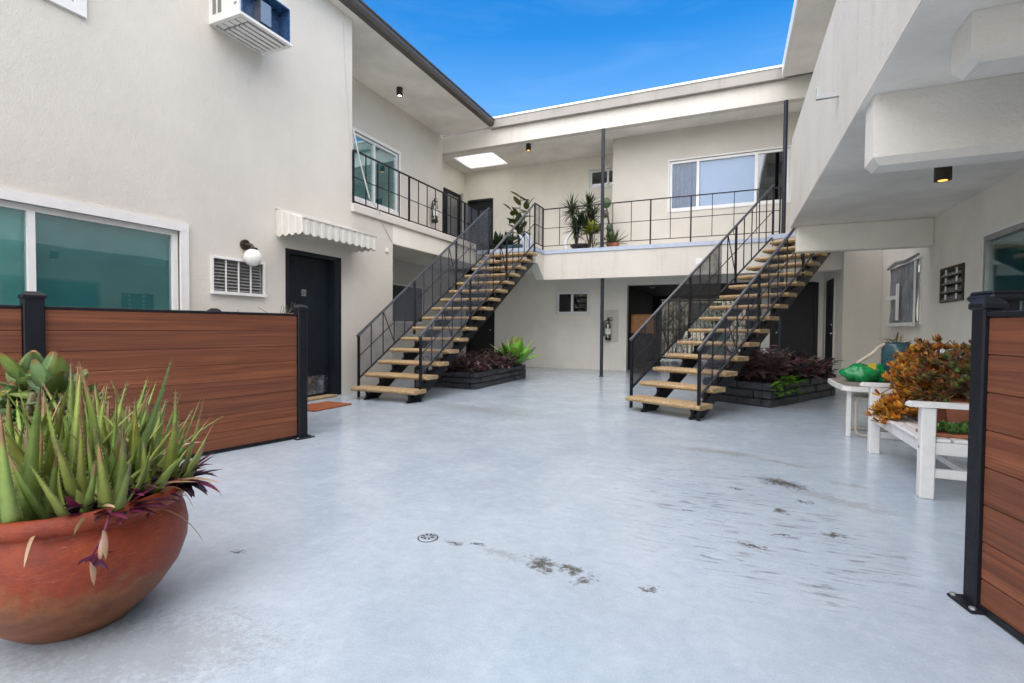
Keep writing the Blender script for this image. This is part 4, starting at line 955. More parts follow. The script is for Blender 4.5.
solo('paddle_plant', m, M['waxy'], 'broad leaved green succulent with orange leaf edges behind the aloe', 'plant', (BX, BY, .36), None, 'all')
# dead twigs behind the fence
t_rnd = random.Random(4); m = MB()
def twig(m, p, d, L, r, depth, rnd, col=(1, 1, 1)):
    p = Vector(p); pts = [p.copy()]; d = Vector(d).normalized()
    for k in range(4):
        d = (d + Vector((rnd.uniform(-.25, .25), rnd.uniform(-.25, .25), rnd.uniform(-.1, .2)))).normalized(); p = p + d * L / 4; pts.append(p.copy())
    m.tube(pts, [r, r * .9, r * .8, r * .7, r * .5], 5, col)
    if depth:
        for k in range(2):
            q = pts[rnd.choice([2, 3, 4])]; twig(m, q, d + Vector((rnd.uniform(-.9, .9), rnd.uniform(-.9, .9), rnd.uniform(-.2, .6))), L * .55, r * .6, depth - 1, rnd, col)
for bx, by in ((-5.05, 4.10), (-5.0, 4.35)):
    for k in range(3): twig(m, (bx, by, .55), (t_rnd.uniform(-.12, .12), t_rnd.uniform(-.25, .1), 1), .48, .011, 2, t_rnd)
solo('bare_shrub', m, M['twig'], 'leafless grey twigs poking up behind the left fence below the louvred window', 'plant', (-4.95, 4.3, .4))
pot('clay_pot', 'clay pot holding the leafless twigs behind the left fence', -4.95, 4.3, 0, [(.14, 0), (.19, .3), (.205, .31), (.205, .40), (.2, .41)], 'terracotta2', .04, n=24)

# ------------------------------------------------------------------ planters
def planter(label, loc, rotz, L, W, H):       # local: x across (width), y along
    t = thing('planter_box', label, 'planter', loc, rotz, 'black stone planters under the stairs', True)
    m = MB(); th = .12; rnd = random.Random(int(L * 100))
    m.box((.03, .03, 0), (W - .03, L - .03, .02)); courses = 3; h = H / courses
    def blocks(axis, fixed, a0, a1):
        for c in range(courses):
            p = a0 - (.2 if c % 2 else 0)
            while p < a1:
                q = p + .42; s0, s1 = max(p, a0) + .003, min(q, a1) - .003; j = rnd.uniform(-.008, .008)
                if s1 - s0 > .02:
                    if axis == 'y': m.cbox((fixed + j, s0, c * h + .001), (fixed + th + j, s1, (c + 1) * h - .004), .014)
                    else: m.cbox((s0, fixed + j, c * h + .001), (s1, fixed + th + j, (c + 1) * h - .004), .014)
                p = q
    blocks('y', 0, 0, L); blocks('y', W - th, 0, L); blocks('x', 0, th, W - th); blocks('x', L - th, th, W - th)
    part('stone_wall', m, M['blackstone'], t)
    q = MB(); q.box((th, th, .021), (W - th, L - th, H - .05)); part('soil', q, M['soil'], t); return t
planter('long black stone planter under the left staircase holding a bright green agave', (-4.90, 7.37, 0), 0, 2.26, 1.0, .29)
planter('black stone planter beside the right staircase overflowing with purple leaves', (-.385, 7.895, 0), R(-28), 2.27, 1.0, .33)
def bed(name, label, loc, rotz, L, W, z, n, hfun, seed, cols, LL=.15, xr=(0, 1), yr=(0, 1)):
    rnd = random.Random(seed); m = MB(); Rm = Matrix.Rotation(rotz, 3, 'Z'); lo = Vector(loc)
    for k in range(n):
        u, v = rnd.uniform(*xr), rnd.uniform(*yr); px = Rm @ Vector((u * W, v * L, 0)) + lo
        h = hfun(u, v) * rnd.uniform(.55, 1.1); base = Vector((px.x, px.y, z)); top = base + Vector((rnd.uniform(-.12, .12), rnd.uniform(-.12, .12), h))
        edge = min(u, 1 - u, v, 1 - v)
        if edge < .1: top += (Vector((px.x, px.y, 0)) - (Rm @ Vector((W / 2, L / 2, 0)) + lo)).normalized() * rnd.uniform(.02, .16)
        m.tube([base, (base + top) / 2 + Vector((rnd.uniform(-.03, .03), rnd.uniform(-.03, .03), 0)), top], [.006, .005, .003], 4, (.05, .03, .03), False)
        nl = rnd.randint(5, 8)
        for j in range(nl):
            f = j / nl; p = base.lerp(top, .3 + .7 * f); az = rnd.uniform(0, 2 * PI); g = rnd.uniform(.55, 1.5); c = tuple(q * g for q in rnd.choice(cols))
            m.leaf(p, az, rnd.uniform(-.1, .9), LL * rnd.uniform(.6, 1.2), LL * .36, rnd.uniform(-1.5, -.3), 4, None, .28, 0, c, tuple(q * 1.25 for q in c))
    return solo(name, m, M['leafy'], label, 'plant', (lo.x, lo.y, z), None, 'all')
PC = [tuple(q * 2.3 for q in c_) for c_ in ((.045, .018, .026), (.06, .022, .034), (.03, .018, .022), (.075, .035, .035), (.055, .048, .032), (.09, .065, .06), (.035, .022, .028))]
bed('purple_bush', 'tall dark purple leaved bush filling the planter beside the right stairs', (-.385, 7.895, 0), R(-28), 2.27, 1.0, .28, 230, lambda u, v: .40 + .16 * math.sin(v * 5 + 1) * u, 31, PC, .21, (.1, .98), (.04, .97))
bed('purple_groundcover', 'low dusty purple groundcover in the planter under the left stairs', (-4.90, 7.37, 0), 0, 2.26, 1.0, .24, 300, lambda u, v: .30 + .06 * v, 32, PC + [(.12, .08, .075), (.06, .06, .03), (.14, .05, .06)], .12, (.05, 1.0), (.02, .95))
rnd = random.Random(8); m = MB(); cr = []
for k in range(34):
    Rm = Matrix.Rotation(R(-28), 3, 'Z'); q = Rm @ Vector((1.0 + rnd.uniform(-.04, .05), rnd.uniform(-.03, .9), 0)) + Vector((-.385, 7.895, 0)); zz = rnd.uniform(.12, .40)
    if rnd.random() < .45: zz = rnd.uniform(.30, .40)
    cr.append((q.x, q.y, zz))
    for j in range(3): m.leaf((q.x, q.y, zz), rnd.uniform(0, 6.3), rnd.uniform(-.3, .6), .09, .075, -.5, 3, None, .2, 0, (.12, .36, .02), (.20, .44, .03))
m.tube(cr, .004, 4, (.12, .16, .04), False)
solo('creeping_plant', m, M['leafy'], 'lime green creeper trailing over the black planter beside the right stairs', 'plant', (.5, 7.5, .33), None, 'all')
def agave(name, label, x, y, z, n, L, W, c0, c1, seed, el=(85, 12), stem=0, cat='plant', tip=None):
    rnd = random.Random(seed); m = MB()
    if stem: m.tube([(x, y, z - stem), (x, y, z + .02)], [.02, .012], 6, (.13, .095, .06))
    for k in range(n):
        f = k / n; az = k * 2.4; g = rnd.uniform(.8, 1.2); e = R(el[0]) + (R(el[1]) - R(el[0])) * f
        m.leaf((x, y, z), az, e, L * rnd.uniform(.85, 1.1) * (.8 + .2 * f), W, rnd.uniform(-.25, .35) - .3 * f, 8, lambda t: max(.03, math.sin(PI * (.16 + .82 * t)) ** .9), .3, .08, tuple(q * g for q in c0), tuple(q * g for q in c1), tip)
    return solo(name, m, M['waxy'], label, cat, (x, y, z), None, 'all')
agave('agave', 'bright green agave rosette at the far end of the planter under the left stairs', -4.02, 9.28, .30, 20, .68, .25, (.18, .38, .10), (.22, .58, .04), 2, (86, 8), 0, 'plant', (.40, .45, .12))

# ------------------------------------------------------------------ bench with its pots
t = thing('garden_bench', 'white painted garden bench covered with potted succulents behind the gate', 'bench', (1.12, 4.47, 0), 0, None)
bx0, bx1, by0, by1 = 1.085, 1.62, 3.82, 5.12
for yy in (by0, by1 - .07):
    m = MB(); m.cbox((bx0, yy, 0), (bx0 + .075, yy + .07, .565), .006); part('leg', m, M['benchwhite'], t)
    m = MB(); m.cbox((bx1 - .07, yy, 0), (bx1, yy + .07, .88), .006); part('leg', m, M['benchwhite'], t)
    m = MB()
    pr = [(-.065, .0), (-.06, .018), (-.045, .028), (.54, .028), (.54, 0)]
    m.extrude([(bx0 + p[0], yy - .012, .566 + p[1]) for p in pr], (0, .095, 0)); part('armrest', m, M['benchwhite'], t)
    m = MB(); m.cbox((bx0 + .076, yy + .018, .13), (bx1 - .071, yy + .052, .185), .004); part('stretcher', m, M['benchwhite'], t)
    m = MB(); m.cbox((bx0 + .076, yy + .015, .275), (bx1 - .071, yy + .055, .35), .004); part('side_rail', m, M['benchwhite'], t)
    m = MB(); m.extrude([(bx0 - .002, yy + .035 + .011 * math.cos(q), .315 + .011 * math.sin(q)) for q in [2 * PI * k / 10 for k in range(10)]], (.004, 0, 0)); part('bolt', m, M['galv'], t)
m = MB(); m.cbox((bx0 + .01, by0 + .071, .275), (bx0 + .05, by1 - .071, .35), .005); part('front_rail', m, M['benchwhite'], t)
m = MB(); m.cbox((1.33, by0 + .055, .14), (1.365, by1 - .055, .18), .004); part('centre_stretcher', m, M['benchwhite'], t)
for k in range(6):
    x_ = bx0 - .005 + k * .086; m = MB(); m.cbox((x_, by0 + (.073 if k == 0 else .015), .352), (x_ + .072, by1 - (.073 if k == 0 else .015), .374), .005); part('seat_slat', m, M['benchwhite'], t)
m = MB(); m.cbox((bx1 - .06, by0 + .071, .80), (bx1 - .015, by1 - .071, .88), .006); part('top_rail', m, M['benchwhite'], t)
for k in range(10):
    y_ = by0 + .12 + k * .112; m = MB(); m.cbox((bx1 - .05, y_, .375), (bx1 - .028, y_ + .06, .799), .004); part('back_slat', m, M['benchwhite'], t)
SZ = .374
PP = [(-.0, 0), (.085, 0), (.095, .01), (.115, .16), (.125, .165), (.125, .20), (.12, .205)]
pot('clay_pot', 'terracotta pot under the orange succulent at the far end of the bench', 1.33, 4.86, SZ, PP, 'terracotta2', .03, n=24)
pot('clay_pot', 'terracotta pot in the middle of the white bench under reddish succulents', 1.40, 4.50, SZ, PP, 'terracotta2', .03, n=24)
pot('clay_pot', 'terracotta pot nearest the gate on the white bench', 1.43, 4.17, SZ, PP, 'terracotta2', .03, n=24)
def rosette(m, p, nrm, r, cols, rnd, n=10):
    nrm = Vector(nrm).normalized(); 
    for k in range(n):
        f = k / n; az = k * 2.4 + rnd.random() * .5; el = R(80) - R(75) * f
        d = Vector((math.cos(az) * math.cos(el), math.sin(az) * math.cos(el), math.sin(el)))
        d = (d + nrm * .6 - Vector((0, 0, .35))).normalized(); g = rnd.uniform(.75, 1.3)
        c = rnd.choice(cols); c = tuple(q * g for q in c)
        m.leaf(p, math.atan2(d.y, d.x), math.asin(max(-1, min(1, d.z))), r * rnd.uniform(.8, 1.1), r * .5, .3, 3, lambda t: (.25, .85, 1., .35)[min(3, int(t * 3 + .01))], .3, 0, tuple(q * .8 for q in c), c, None, None, rnd.uniform(-.3, .3))
def succulent(name, label, x, y, z, rad, h, cols, seed, n, lean=(0, 0), rs=.05, zlo=0., shape=1., drop=0., extra=()):
    rnd = random.Random(seed); m = MB(); c = Vector((x, y, z))
    todo = [(Vector((x, y, z)), rad, h, n)] + [(Vector(e[:3]), e[3], e[4], e[5]) for e in extra]
    for c, rad, h, k in [(q[0], q[1], q[2], k) for q in todo for k in range(q[3])]:
        a = rnd.uniform(0, 2 * PI); ph = rnd.uniform(-.35, 1.) ; ph = math.asin(max(-1, min(1, ph)))
        rr = rnd.uniform(.55, 1.08)
        d = Vector((math.cos(a) * math.cos(ph) * rad, math.sin(a) * math.cos(ph) * rad * shape, max(zlo, math.sin(ph) * h))) * rr
        d += Vector((lean[0], lean[1], 0)) * rnd.random()
        p = c + d + Vector((rnd.gauss(0, .02), rnd.gauss(0, .02), rnd.gauss(0, .02)))
        if drop: p.z -= drop * max(0, (x - p.x) / rad)
        if p.y > 5.0 or (p.x < 1.16 and p.z > .53) or (p.x < 1.2 and p.y < 4.05): continue
        if rnd.random() < .5: m.tube([c + Vector((rnd.uniform(-.05, .05), rnd.uniform(-.05, .05), -.02)), c.lerp(p, .55) + Vector((0, 0, .04)), p], [.007, .006, .004], 4, (.16, .10, .06), False)
        rosette(m, p, d, rs * rnd.uniform(.75, 1.2), cols, rnd, 8)
    return solo(name, m, M['waxy'], label, 'plant', (x, y, z), None, 'all')
ORN = [(.70, .28, .03), (.78, .38, .05), (.60, .20, .02), (.75, .42, .08), (.42, .15, .03), (.45, .28, .05)]
RED = [(.26, .09, .04), (.34, .14, .05), (.20, .11, .04), (.30, .12, .04), (.10, .10, .03), (.20, .06, .05), (.08, .03, .025)]
GRN = [(.16, .19, .05), (.22, .22, .06), (.12, .05, .03), (.08, .09, .03), (.20, .09, .05), (.09, .14, .04)]
succulent('orange_succulent', 'golden orange succulent tumbling over the far arm of the white bench', 1.33, 4.70, SZ + .27, .25, .20, ORN, 41, 230, (-.05, -.06), .056, -.12, 1., .05, ((1.18, 4.66, .47, .15, .09, 80), (1.26, 4.55, .50, .16, .12, 60)))
succulent('red_succulent', 'brownish red jade succulent in the middle of the white bench', 1.38, 4.55, SZ + .26, .31, .31, RED + ORN + [(.45, .15, .06)], 42, 230, (.0, -.05), .052, -.10)
succulent('green_succulent', 'woody dark green and red succulent at the gate end of the bench', 1.45, 4.20, SZ + .26, .30, .30, GRN + RED[:3] + [(.20, .30, .06), (.5, .18, .07)], 43, 170, (.0, -.05), .048, -.08)
rnd = random.Random(12); m = MB()
for y_, yy in ((4.25, 4.05), (4.45, 4.62), (4.62, 4.45)):
    m.tube([(1.5, y_, .72), (1.47, y_ + (yy - y_) * .3, .90), (1.45, y_ + (yy - y_) * .7, .97), (1.44, yy, .94)], [.005, .004, .0035, .002], 5)
solo('dry_stems', m, M['twig'], 'thin dry stems arching above the bench succulents', 'twigs', (1.5, 4.5, .75))
t = thing('seed_tray', 'low dark tray of small bright green rosettes on the near bench end', 'tray', (1.27, 3.98, SZ), 0, None, True)
m = MB(); m.cbox((-.15, -.075, 0), (.2, .075, .022), .006); part('tray', m, M['terracotta2'], t)
rnd = random.Random(3); m = MB()
for px, py in ((-.10, -.02), (-.02, .02), (.06, -.02), (.14, .02), (.0, -.05), (-.08, .05), (.1, .05)):
    rosette(m, Vector((px, py, .025)), (0, 0, 1), .07, [(.10, .24, .05), (.14, .30, .06), (.08, .20, .06)], rnd, 12)
o = part('rosettes', m, M['waxy'], t, 'all')

# ------------------------------------------------------------------ table group
t = thing('side_table', 'white table with a dusty top carrying a green bag and blue green jar', 'table', (1.3, 6.1, 0), 0)
tx0, tx1, ty0, ty1 = 1.0, 1.85, 5.66, 6.60
m = MB(); fp = [(tx0 + .06, ty0), (tx1, ty0), (tx1, ty1), (tx0 + .06, ty1), (tx0, ty1 - .08), (tx0 - .02, (ty0 + ty1) / 2), (tx0, ty0 + .08)]
m.prism(fp, .455, .498); part('tabletop', m, M['tabletop'], t)
m = MB(); m.prism([(1.4 + (p[0] - 1.4) * .93, 6.3 + (p[1] - 6.3) * .95) for p in fp], .4985, .502); part('top_cover', m, paint('dusty grey brown cover', (.22, .19, .16), .8, .3), t)
for x_, y_ in ((tx0 + .05, ty0 + .10), (tx1 - .09, ty0 + .10), (tx0 + .42, ty1 - .15), (tx1 - .09, ty1 - .15)):
    m = MB(); m.cbox((x_, y_, 0), (x_ + .035, y_ + .05, .454), .004); part('leg', m, M['tabletop'], t)
t = thing('tube_stool', 'beige bent tube stool tucked under the white table', 'stool', (1.32, 6.05, 0), 0)
for yy in (5.80, 6.20):
    m = MB(); m.tube([(1.14, yy, .36), (1.13, yy, .33), (1.13, yy, .08), (1.14, yy, .03), (1.18, yy, .014), (1.50, yy, .014), (1.55, yy, .03), (1.56, yy, .08), (1.56, yy, .33), (1.54, yy, .36)], .013, 8); part('frame', m, M['beigetube'], t, True)
m = MB(); m.cbox((1.12, 5.78, .362), (1.56, 6.22, .385), .01); part('seat', m, M['beigetube'], t)
def lump(name, label, x, y, z, r, sc, mat, seed, cat, amp=.22):
    rnd = random.Random(seed); m = MB(); m.ball((0, 0, 0), r, 22, 14, sc=sc); ph = [rnd.uniform(0, 6) for _ in range(6)]
    for i, v in enumerate(m.v):
        k = 1 + amp * .6 * (abs(math.sin(math.atan2(v.y, v.x) * 5 + v.z / r * 3 + ph[4])) - .5) + amp * (.4 * math.sin(v.x / r * 3 + ph[0]) * math.sin(v.y / r * 3.5 + ph[1]) + .3 * math.sin(v.z / r * 6 + ph[2] + v.x / r * 4) + .3 * math.sin(math.atan2(v.y, v.x) * 7 + ph[3]))
        m.v[i] = Vector((v.x * k + x, v.y * k + y, max(0, v.z * k + r * sc[2] * .8) + z))
    return solo(name, m, M[mat], label, cat, (x, y, z), None, 'all')
lump('plastic_bag', 'crumpled green plastic sack of soil on the white table', 1.26, 6.28, .502, .155, (1.0, 1.0, .62), 'greenbag', 1, 'bag', .34)
lump('plastic_bag', 'small torn green and yellow bag between the sack and the blue green jar', 1.40, 6.28, .502, .095, (.8, .8, 1.05), 'greenbag', 5, 'bag', .4)
m = MB(); m.box((1.28, 6.20, .56), (1.34, 6.215, .66)); m.box((1.30, 6.19, .60), (1.37, 6.199, .70)); solo('yellow_wrapper', m, M['yellow'], 'yellow plastic scrap on the front of the green bags', 'wrapper', (1.3, 6.2, .502))
t = pot('ceramic_jar', 'tall blue green glazed jar standing on the white table', 1.60, 6.42, .502, [(.105, 0), (.115, .01), (.128, .06), (.135, .20), (.134, .33), (.125, .385), (.116, .40), (.120, .41)], 'jar', .03, n=36)
m = MB(); m.tube([(1.49, 6.40, .90), (1.43, 6.38, .86), (1.38, 6.36, .80), (1.30, 6.34, .74), (1.245, 6.33, .70), (1.225, 6.32, .67)], [.017, .019, .02, .018, .02, .013], 8); solo('driftwood_stick', m, M['stick'], 'bleached crooked stick leaning from the jar rim to the green sack', 'stick', (1.4, 6.36, .7), None, True)
rnd = random.Random(17); m = MB()
for k in range(22):
    az = rnd.uniform(0, 6.3); m.leaf((1.60 + rnd.uniform(-.05, .05), 6.42 + rnd.uniform(-.05, .05), .89), az, rnd.uniform(.3, 1.4), rnd.uniform(.12, .24), .016, rnd.uniform(-1.6, -.2), 6, None, .3, 0, rnd.choice([(.20, .16, .04), (.30, .14, .04), (.14, .17, .05), (.33, .25, .13)]), (.26, .17, .08))
solo('dried_plant', m, M['leafy'], 'half dried thin leaved plant in the blue green jar', 'plant', (1.6, 6.42, .89), None, 'all')

# ------------------------------------------------------------------ plants on the upper walkway
UZ = 2.787
BP = [(.0, 0), (.11, 0), (.12, .01), (.15, .22), (.16, .225), (.16, .27), (.155, .275)]
pot('plant_pot', 'dark clay pot of the tall rubber plant at the head of the left stairs', -4.78, 11.25, UZ, BP, 'jar', .03, n=24)
rnd = random.Random(51); m = MB()
for bx_, by_, h in ((.02, 0, 1.22), (-.12, .05, .95), (.14, -.03, 1.08), (-.02, .1, .75)):
    pts = [Vector((-4.78, 11.25, UZ + .22)), Vector((-4.78 + bx_ * .6, 11.25 + by_ * .5, UZ + .22 + h * .5)), Vector((-4.78 + bx_ * 1.9, 11.25 + by_, UZ + .22 + h))]
    m.tube(pts, [.014, .011, .007], 6, (.10, .07, .04))
    for k in range(10):
        f = .30 + .70 * k / 9; p = pts[0].lerp(pts[1], f * 2) if f < .5 else pts[1].lerp(pts[2], f * 2 - 1); g = rnd.uniform(.7, 1.3)
        m.leaf(p, k * 2.4 + rnd.random(), rnd.uniform(.1, 1.1), rnd.uniform(.24, .36), .15, rnd.uniform(-1.2, -.2), 6, None, .22, 0, tuple(q * g for q in rnd.choice([(.05, .085, .025), (.07, .09, .03), (.12, .13, .03)])), tuple(q * g for q in rnd.choice([(.06, .10, .03), (.15, .15, .04)])))
solo('rubber_plant', m, M['waxy'], 'tall rubber plant with big drooping leaves at the head of the left stairs', 'plant', (-4.78, 11.25, UZ + .2), None, 'all')
pot('plant_pot', 'brown pot with a low dark broad leaved plant in front of the dark upper door', -5.30, 11.15, UZ, [(.0, 0), (.12, 0), (.16, .17), (.16, .19)], 'terracotta2', .03, n=24)
agave('broadleaf_plant', 'low dark broad leaved plant in front of the dark upper door', -5.30, 11.15, UZ + .17, 16, .55, .17, (.025, .05, .02), (.03, .06, .025), 6, (80, 10))
pot('plant_pot', 'long dark trough pot between the broadleaf plant and the curved ornaments', -4.88, 10.95, UZ, [(.0, 0), (.13, 0), (.17, .19), (.17, .21)], 'jar', .03, n=24)
agave('broadleaf_plant', 'dark broad leaved plant beside the rubber plant behind the left handrail', -4.95, 11.0, UZ + .19, 13, .48, .15, (.03, .055, .02), (.04, .07, .025), 16, (80, 10))
def ornament(x, y, h, label, mat, s=1):
    m = MB(); m.tube([(x, y, UZ), (x - .05 * s, y, UZ + h * .25), (x - .03 * s, y, UZ + h * .6), (x + .07 * s, y, UZ + h * .9), (x + .12 * s, y, UZ + h)], [.03, .05, .045, .032, .012], 10); solo('curved_ornament', m, M[mat], label, 'ornament', (x, y, UZ), 'curved garden ornaments', True)
ornament(-4.50, 10.85, .46, 'white curved garden ornament behind the left stair handrail', 'paleblind', -1)
ornament(-4.33, 10.80, .48, 'blue grey curved garden ornament at the railing corner', 'bluepaint', -1)
ornament(-3.42, 10.85, .44, 'white curved garden ornament left of the spiky plants', 'white', 1)
def spiky(name, label, x, y, heads, seed):
    rnd = random.Random(seed); m = MB()
    for dx, dy, h in heads:
        tp = Vector((x + dx, y + dy, UZ + h)); m.tube([(x, y, UZ + .1), (x + dx * .6, y + dy * .6, UZ + h * .5), tp], [.022, .018, .016], 6, (.11, .085, .06))
        for k in range(80):
            g = rnd.uniform(.6, 1.4); m.leaf(tp - Vector((0, 0, rnd.uniform(0, .16))), rnd.uniform(0, 6.3), rnd.uniform(-.6, 1.35), rnd.uniform(.26, .42), .036, rnd.uniform(-.7, .1), 4, lambda t: (1 - t) ** .6 + .03, .3, 0, (.04 * g, .07 * g, .03 * g), (.055 * g, .085 * g, .035 * g))
    return solo(name, m, M['leafy'], label, 'plant', (x, y, UZ), None, 'all')
spiky('spiky_plant', 'tall spiky leaved plant left of the upper steel post, shorter twin heads', -3.25, 11.0, [(-.12, 0, 1.0), (.05, .05, .74), (-.02, -.05, .55)], 61)
spiky('spiky_plant', 'tallest spiky leaved plant nearest the upper steel post', -2.95, 11.08, [(-.05, 0, 1.08), (.03, .05, .82), (-.12, 0, .62)], 62)
pot('trough_pot', 'long terracotta bowl under the spiky plants on the upper walkway', -3.15, 11.0, UZ, [(.0, 0), (.12, 0), (.22, .10), (.235, .11), (.235, .14)], 'bronze', .03, n=24)
agave('croton', 'yellow green leaved plant beside the upper steel post', -2.84, 10.86, UZ + .36, 26, .34, .15, (.20, .26, .02), (.34, .34, .03), 71, (85, 0), .36)
rnd = random.Random(73); m = MB()
for zz, r in ((.15, .07), (.32, .08), (.50, .075)): m.ball((-2.52, 11.1, UZ + zz), r, 12, 8, (.07, .10, .05), (1, 1, 1.4))
m.ball((-2.60, 11.1, UZ + 1.06), .105, 14, 8, (.05, .11, .03), (1., .35, 1.15)); m.tube([(-2.52, 11.1, UZ + .5), (-2.57, 11.1, UZ + .8), (-2.60, 11.1, UZ + 1.0)], .022, 6, (.08, .09, .05)); m.ball((-2.62, 11.1, UZ + .82), .08, 12, 8, (.08, .06, .05), (1, .4, 1.1))
solo('cactus', m, M['waxy'], 'pad cactus with a round green top behind the upper steel post', 'plant', (-2.5, 11.1, UZ), None, 'all')
pot('plant_pot', 'small low pot of strappy leaves right of the upper steel post', -2.38, 10.88, UZ, [(.0, 0), (.1, 0), (.13, .10), (.13, .12)], 'terracotta2', .03, n=24)
agave('strappy_plant', 'green strappy leaved plant right of the upper steel post', -2.38, 10.88, UZ + .10, 18, .42, .075, (.09, .15, .04), (.12, .18, .05), 74, (80, 5))
rnd = random.Random(77); m = MB()
for k in range(60): m.leaf((-3.2 + rnd.uniform(0, .75), 10.80 + rnd.uniform(-.04, .1), UZ + rnd.uniform(.02, .2)), rnd.uniform(0, 6.3), rnd.uniform(-.2, 1), .09, .03, -.6, 3, None, .2, 0, rnd.choice([(.08, .12, .03), (.16, .16, .05), (.10, .06, .03)]), (.1, .13, .04))
solo('low_succulents', m, M['leafy'], 'low trailing succulents along the walkway edge below the spiky plants', 'plant', (-2.8, 10.82, UZ), None, 'all')

# ------------------------------------------------------------------ under the stairs, the passage and what lies beyond it
t = thing('lantern', 'black metal lantern on the floor beneath the left staircase', 'lantern', (-4.72, 7.0, 0), 0)
lx, ly = -4.72, 7.0
m = MB(); m.cbox((lx - .085, ly - .085, 0), (lx + .085, ly + .085, .04), .006); m.cbox((lx - .085, ly - .085, .33), (lx + .085, ly + .085, .36), .006); m.hexa([(lx - .085, ly - .085, .36), (lx + .085, ly - .085, .36), (lx + .085, ly + .085, .36), (lx - .085, ly + .085, .36), (lx - .02, ly - .02, .46), (lx + .02, ly - .02, .46), (lx + .02, ly + .02, .46), (lx - .02, ly + .02, .46)])
for sx in (-1, 1):
    for sy_ in (-1, 1): m.box((lx + sx * .075 - .008, ly + sy_ * .075 - .008, .04), (lx + sx * .075 + .008, ly + sy_ * .075 + .008, .33))
part('frame', m, M['black'], t)
m = MB(); m.tube([(lx - .05, ly, .45), (lx - .045, ly, .53), (lx, ly, .57), (lx + .045, ly, .53), (lx + .05, ly, .45)], .008, 6); part('handle', m, M['black'], t)
m = MB(); m.box((lx - .072, ly - .072, .041), (lx + .072, ly + .072, .329)); part('pane', m, M['louvre'], t)
t = thing('wooden_cabinet', 'orange wooden cabinet hanging just inside the dark passage', 'cabinet', (-2.1, 13.2, .95), 0)
m = MB(); m.cbox((-2.37, 13.0, .93), (-1.80, 13.4, 1.42), .01); part('body', m, M['woodbox'], t)
m = MB(); m.cbox((-2.34, 12.98, .96), (-2.09, 12.999, 1.39), .004); part('door', m, M['woodbox'], t)
m = MB(); m.cbox((-2.08, 12.98, .96), (-1.83, 12.999, 1.39), .004); part('door', m, M['woodbox'], t)
t = thing('wheelie_bin', 'pale green lidded bin in the passage behind the right staircase', 'bin', (-.35, 15.3, 0), 0, None, True)
m = MB(); m.hexa([(-.24, -.24, .05), (.24, -.24, .05), (.24, .24, .05), (-.24, .24, .05), (-.3, -.32, 1.0), (.3, -.32, 1.0), (.3, .3, 1.0), (-.3, .3, 1.0)]); part('body', m, M['bin'], t)
m = MB(); m.cbox((-.32, -.35, 1.001), (.32, .33, 1.06), .02); part('lid', m, M['bin'], t)
for sx in (-.25, .25):
    m = MB(); m.extrude([(sx - .02, .26 + .09 * math.cos(q), .092 + .09 * math.sin(q)) for q in [2 * PI * k / 16 for k in range(16)]], (.04, 0, 0)); part('wheel', m, M['extblack'], t)
t = thing('metal_gate', 'black barred metal gate closing the far end of the dark passage', 'gate', (-.85, 17.1, 0), 0)
m = MB(); m.box((-2.15, 17.08, 0.03), (-2.10, 17.12, 2.0)); m.box((.40, 17.08, 0.03), (.45, 17.12, 2.0)); m.box((-2.099, 17.08, 1.95), (.399, 17.12, 2.0)); m.box((-2.099, 17.08, .08), (.399, 17.12, .13)); m.box((-2.099, 17.08, 1.0), (.399, 17.12, 1.04)); part('frame', m, M['black'], t)
for k in range(20):
    m = MB(); x_ = -2.0 + k * .122; m.bar((x_, 17.1, .131), (x_, 17.1, 1.949), .016); part('bar', m, M['black'], t)
for k in range(10):
    m = MB(); x_ = -1.95 + k * .24; m.tube([(x_ + .09 * math.cos(q), 17.1, 1.5 + .16 * math.sin(q)) for q in [2 * PI * j / 14 for j in range(15)]], .01, 5); part('scroll', m, M['black'], t)
def bush(label, x, y, z, rx, rz, n, seed, cols):
    rnd = random.Random(seed); m = MB()
    for k in range(9): twig(m, (x + rnd.uniform(-.3, .3) * rx, y, 0), (rnd.uniform(-.5, .5), rnd.uniform(-.3, .3), 1), rz * 1.3, .02, 1, rnd, (.08, .06, .04))
    for k in range(n):
        a = rnd.uniform(0, 6.3); u = rnd.uniform(-1, 1); rr = rnd.uniform(.5, 1.1) * (1 + .25 * math.sin(a * 3 + u * 4)); h = math.sqrt(1 - u * u); g = rnd.uniform(.6, 1.5)
        m.leaf((x + rx * rr * h * math.cos(a), y + rx * .6 * rr * h * math.sin(a), max(.05, z + rz * rr * u)), rnd.uniform(0, 6.3), rnd.uniform(-.8, 1.2), .13, .06, -.5, 3, None, .2, 0, tuple(q * g for q in rnd.choice(cols)), tuple(q * g for q in rnd.choice(cols)))
    solo('garden_bush', m, M['leafy'], label, 'bush', (x, y, 0), 'bushes beyond the passage gate', 'all')
GB = [(.04, .07, .02), (.06, .09, .03), (.09, .11, .04)]
bush('loose green bush seen through the left part of the passage gate', -1.7, 18.6, 1.1, .75, 1.0, 520, 81, GB)
bush('loose green bush seen through the right part of the passage gate', -.2, 18.9, 1.2, .85, 1.1, 620, 82, GB)
bush('green bush at the far left beyond the passage gate', -3.0, 19.2, 1.2, .8, 1.1, 420, 83, GB)
bush('green bush at the far right beyond the passage gate', 1.3, 19.2, 1.2, .9, 1.1, 420, 84, GB)
t = thing('picket_fence', 'low white picket fence beyond the passage gate', 'fence', (-1.0, 17.9, 0), 0)
m = MB(); m.box((-3.0, 17.9, .18), (1.6, 17.93, .24)); part('rail', m, M['white'], t)
m = MB(); m.box((-3.0, 17.9, .52), (1.6, 17.93, .58)); part('rail', m, M['white'], t)
for k in range(30):
    m = MB(); x_ = -2.95 + k * .155; m.box((x_, 17.88, .02), (x_ + .075, 17.899, .72)); part('picket', m, M['picket'], t)
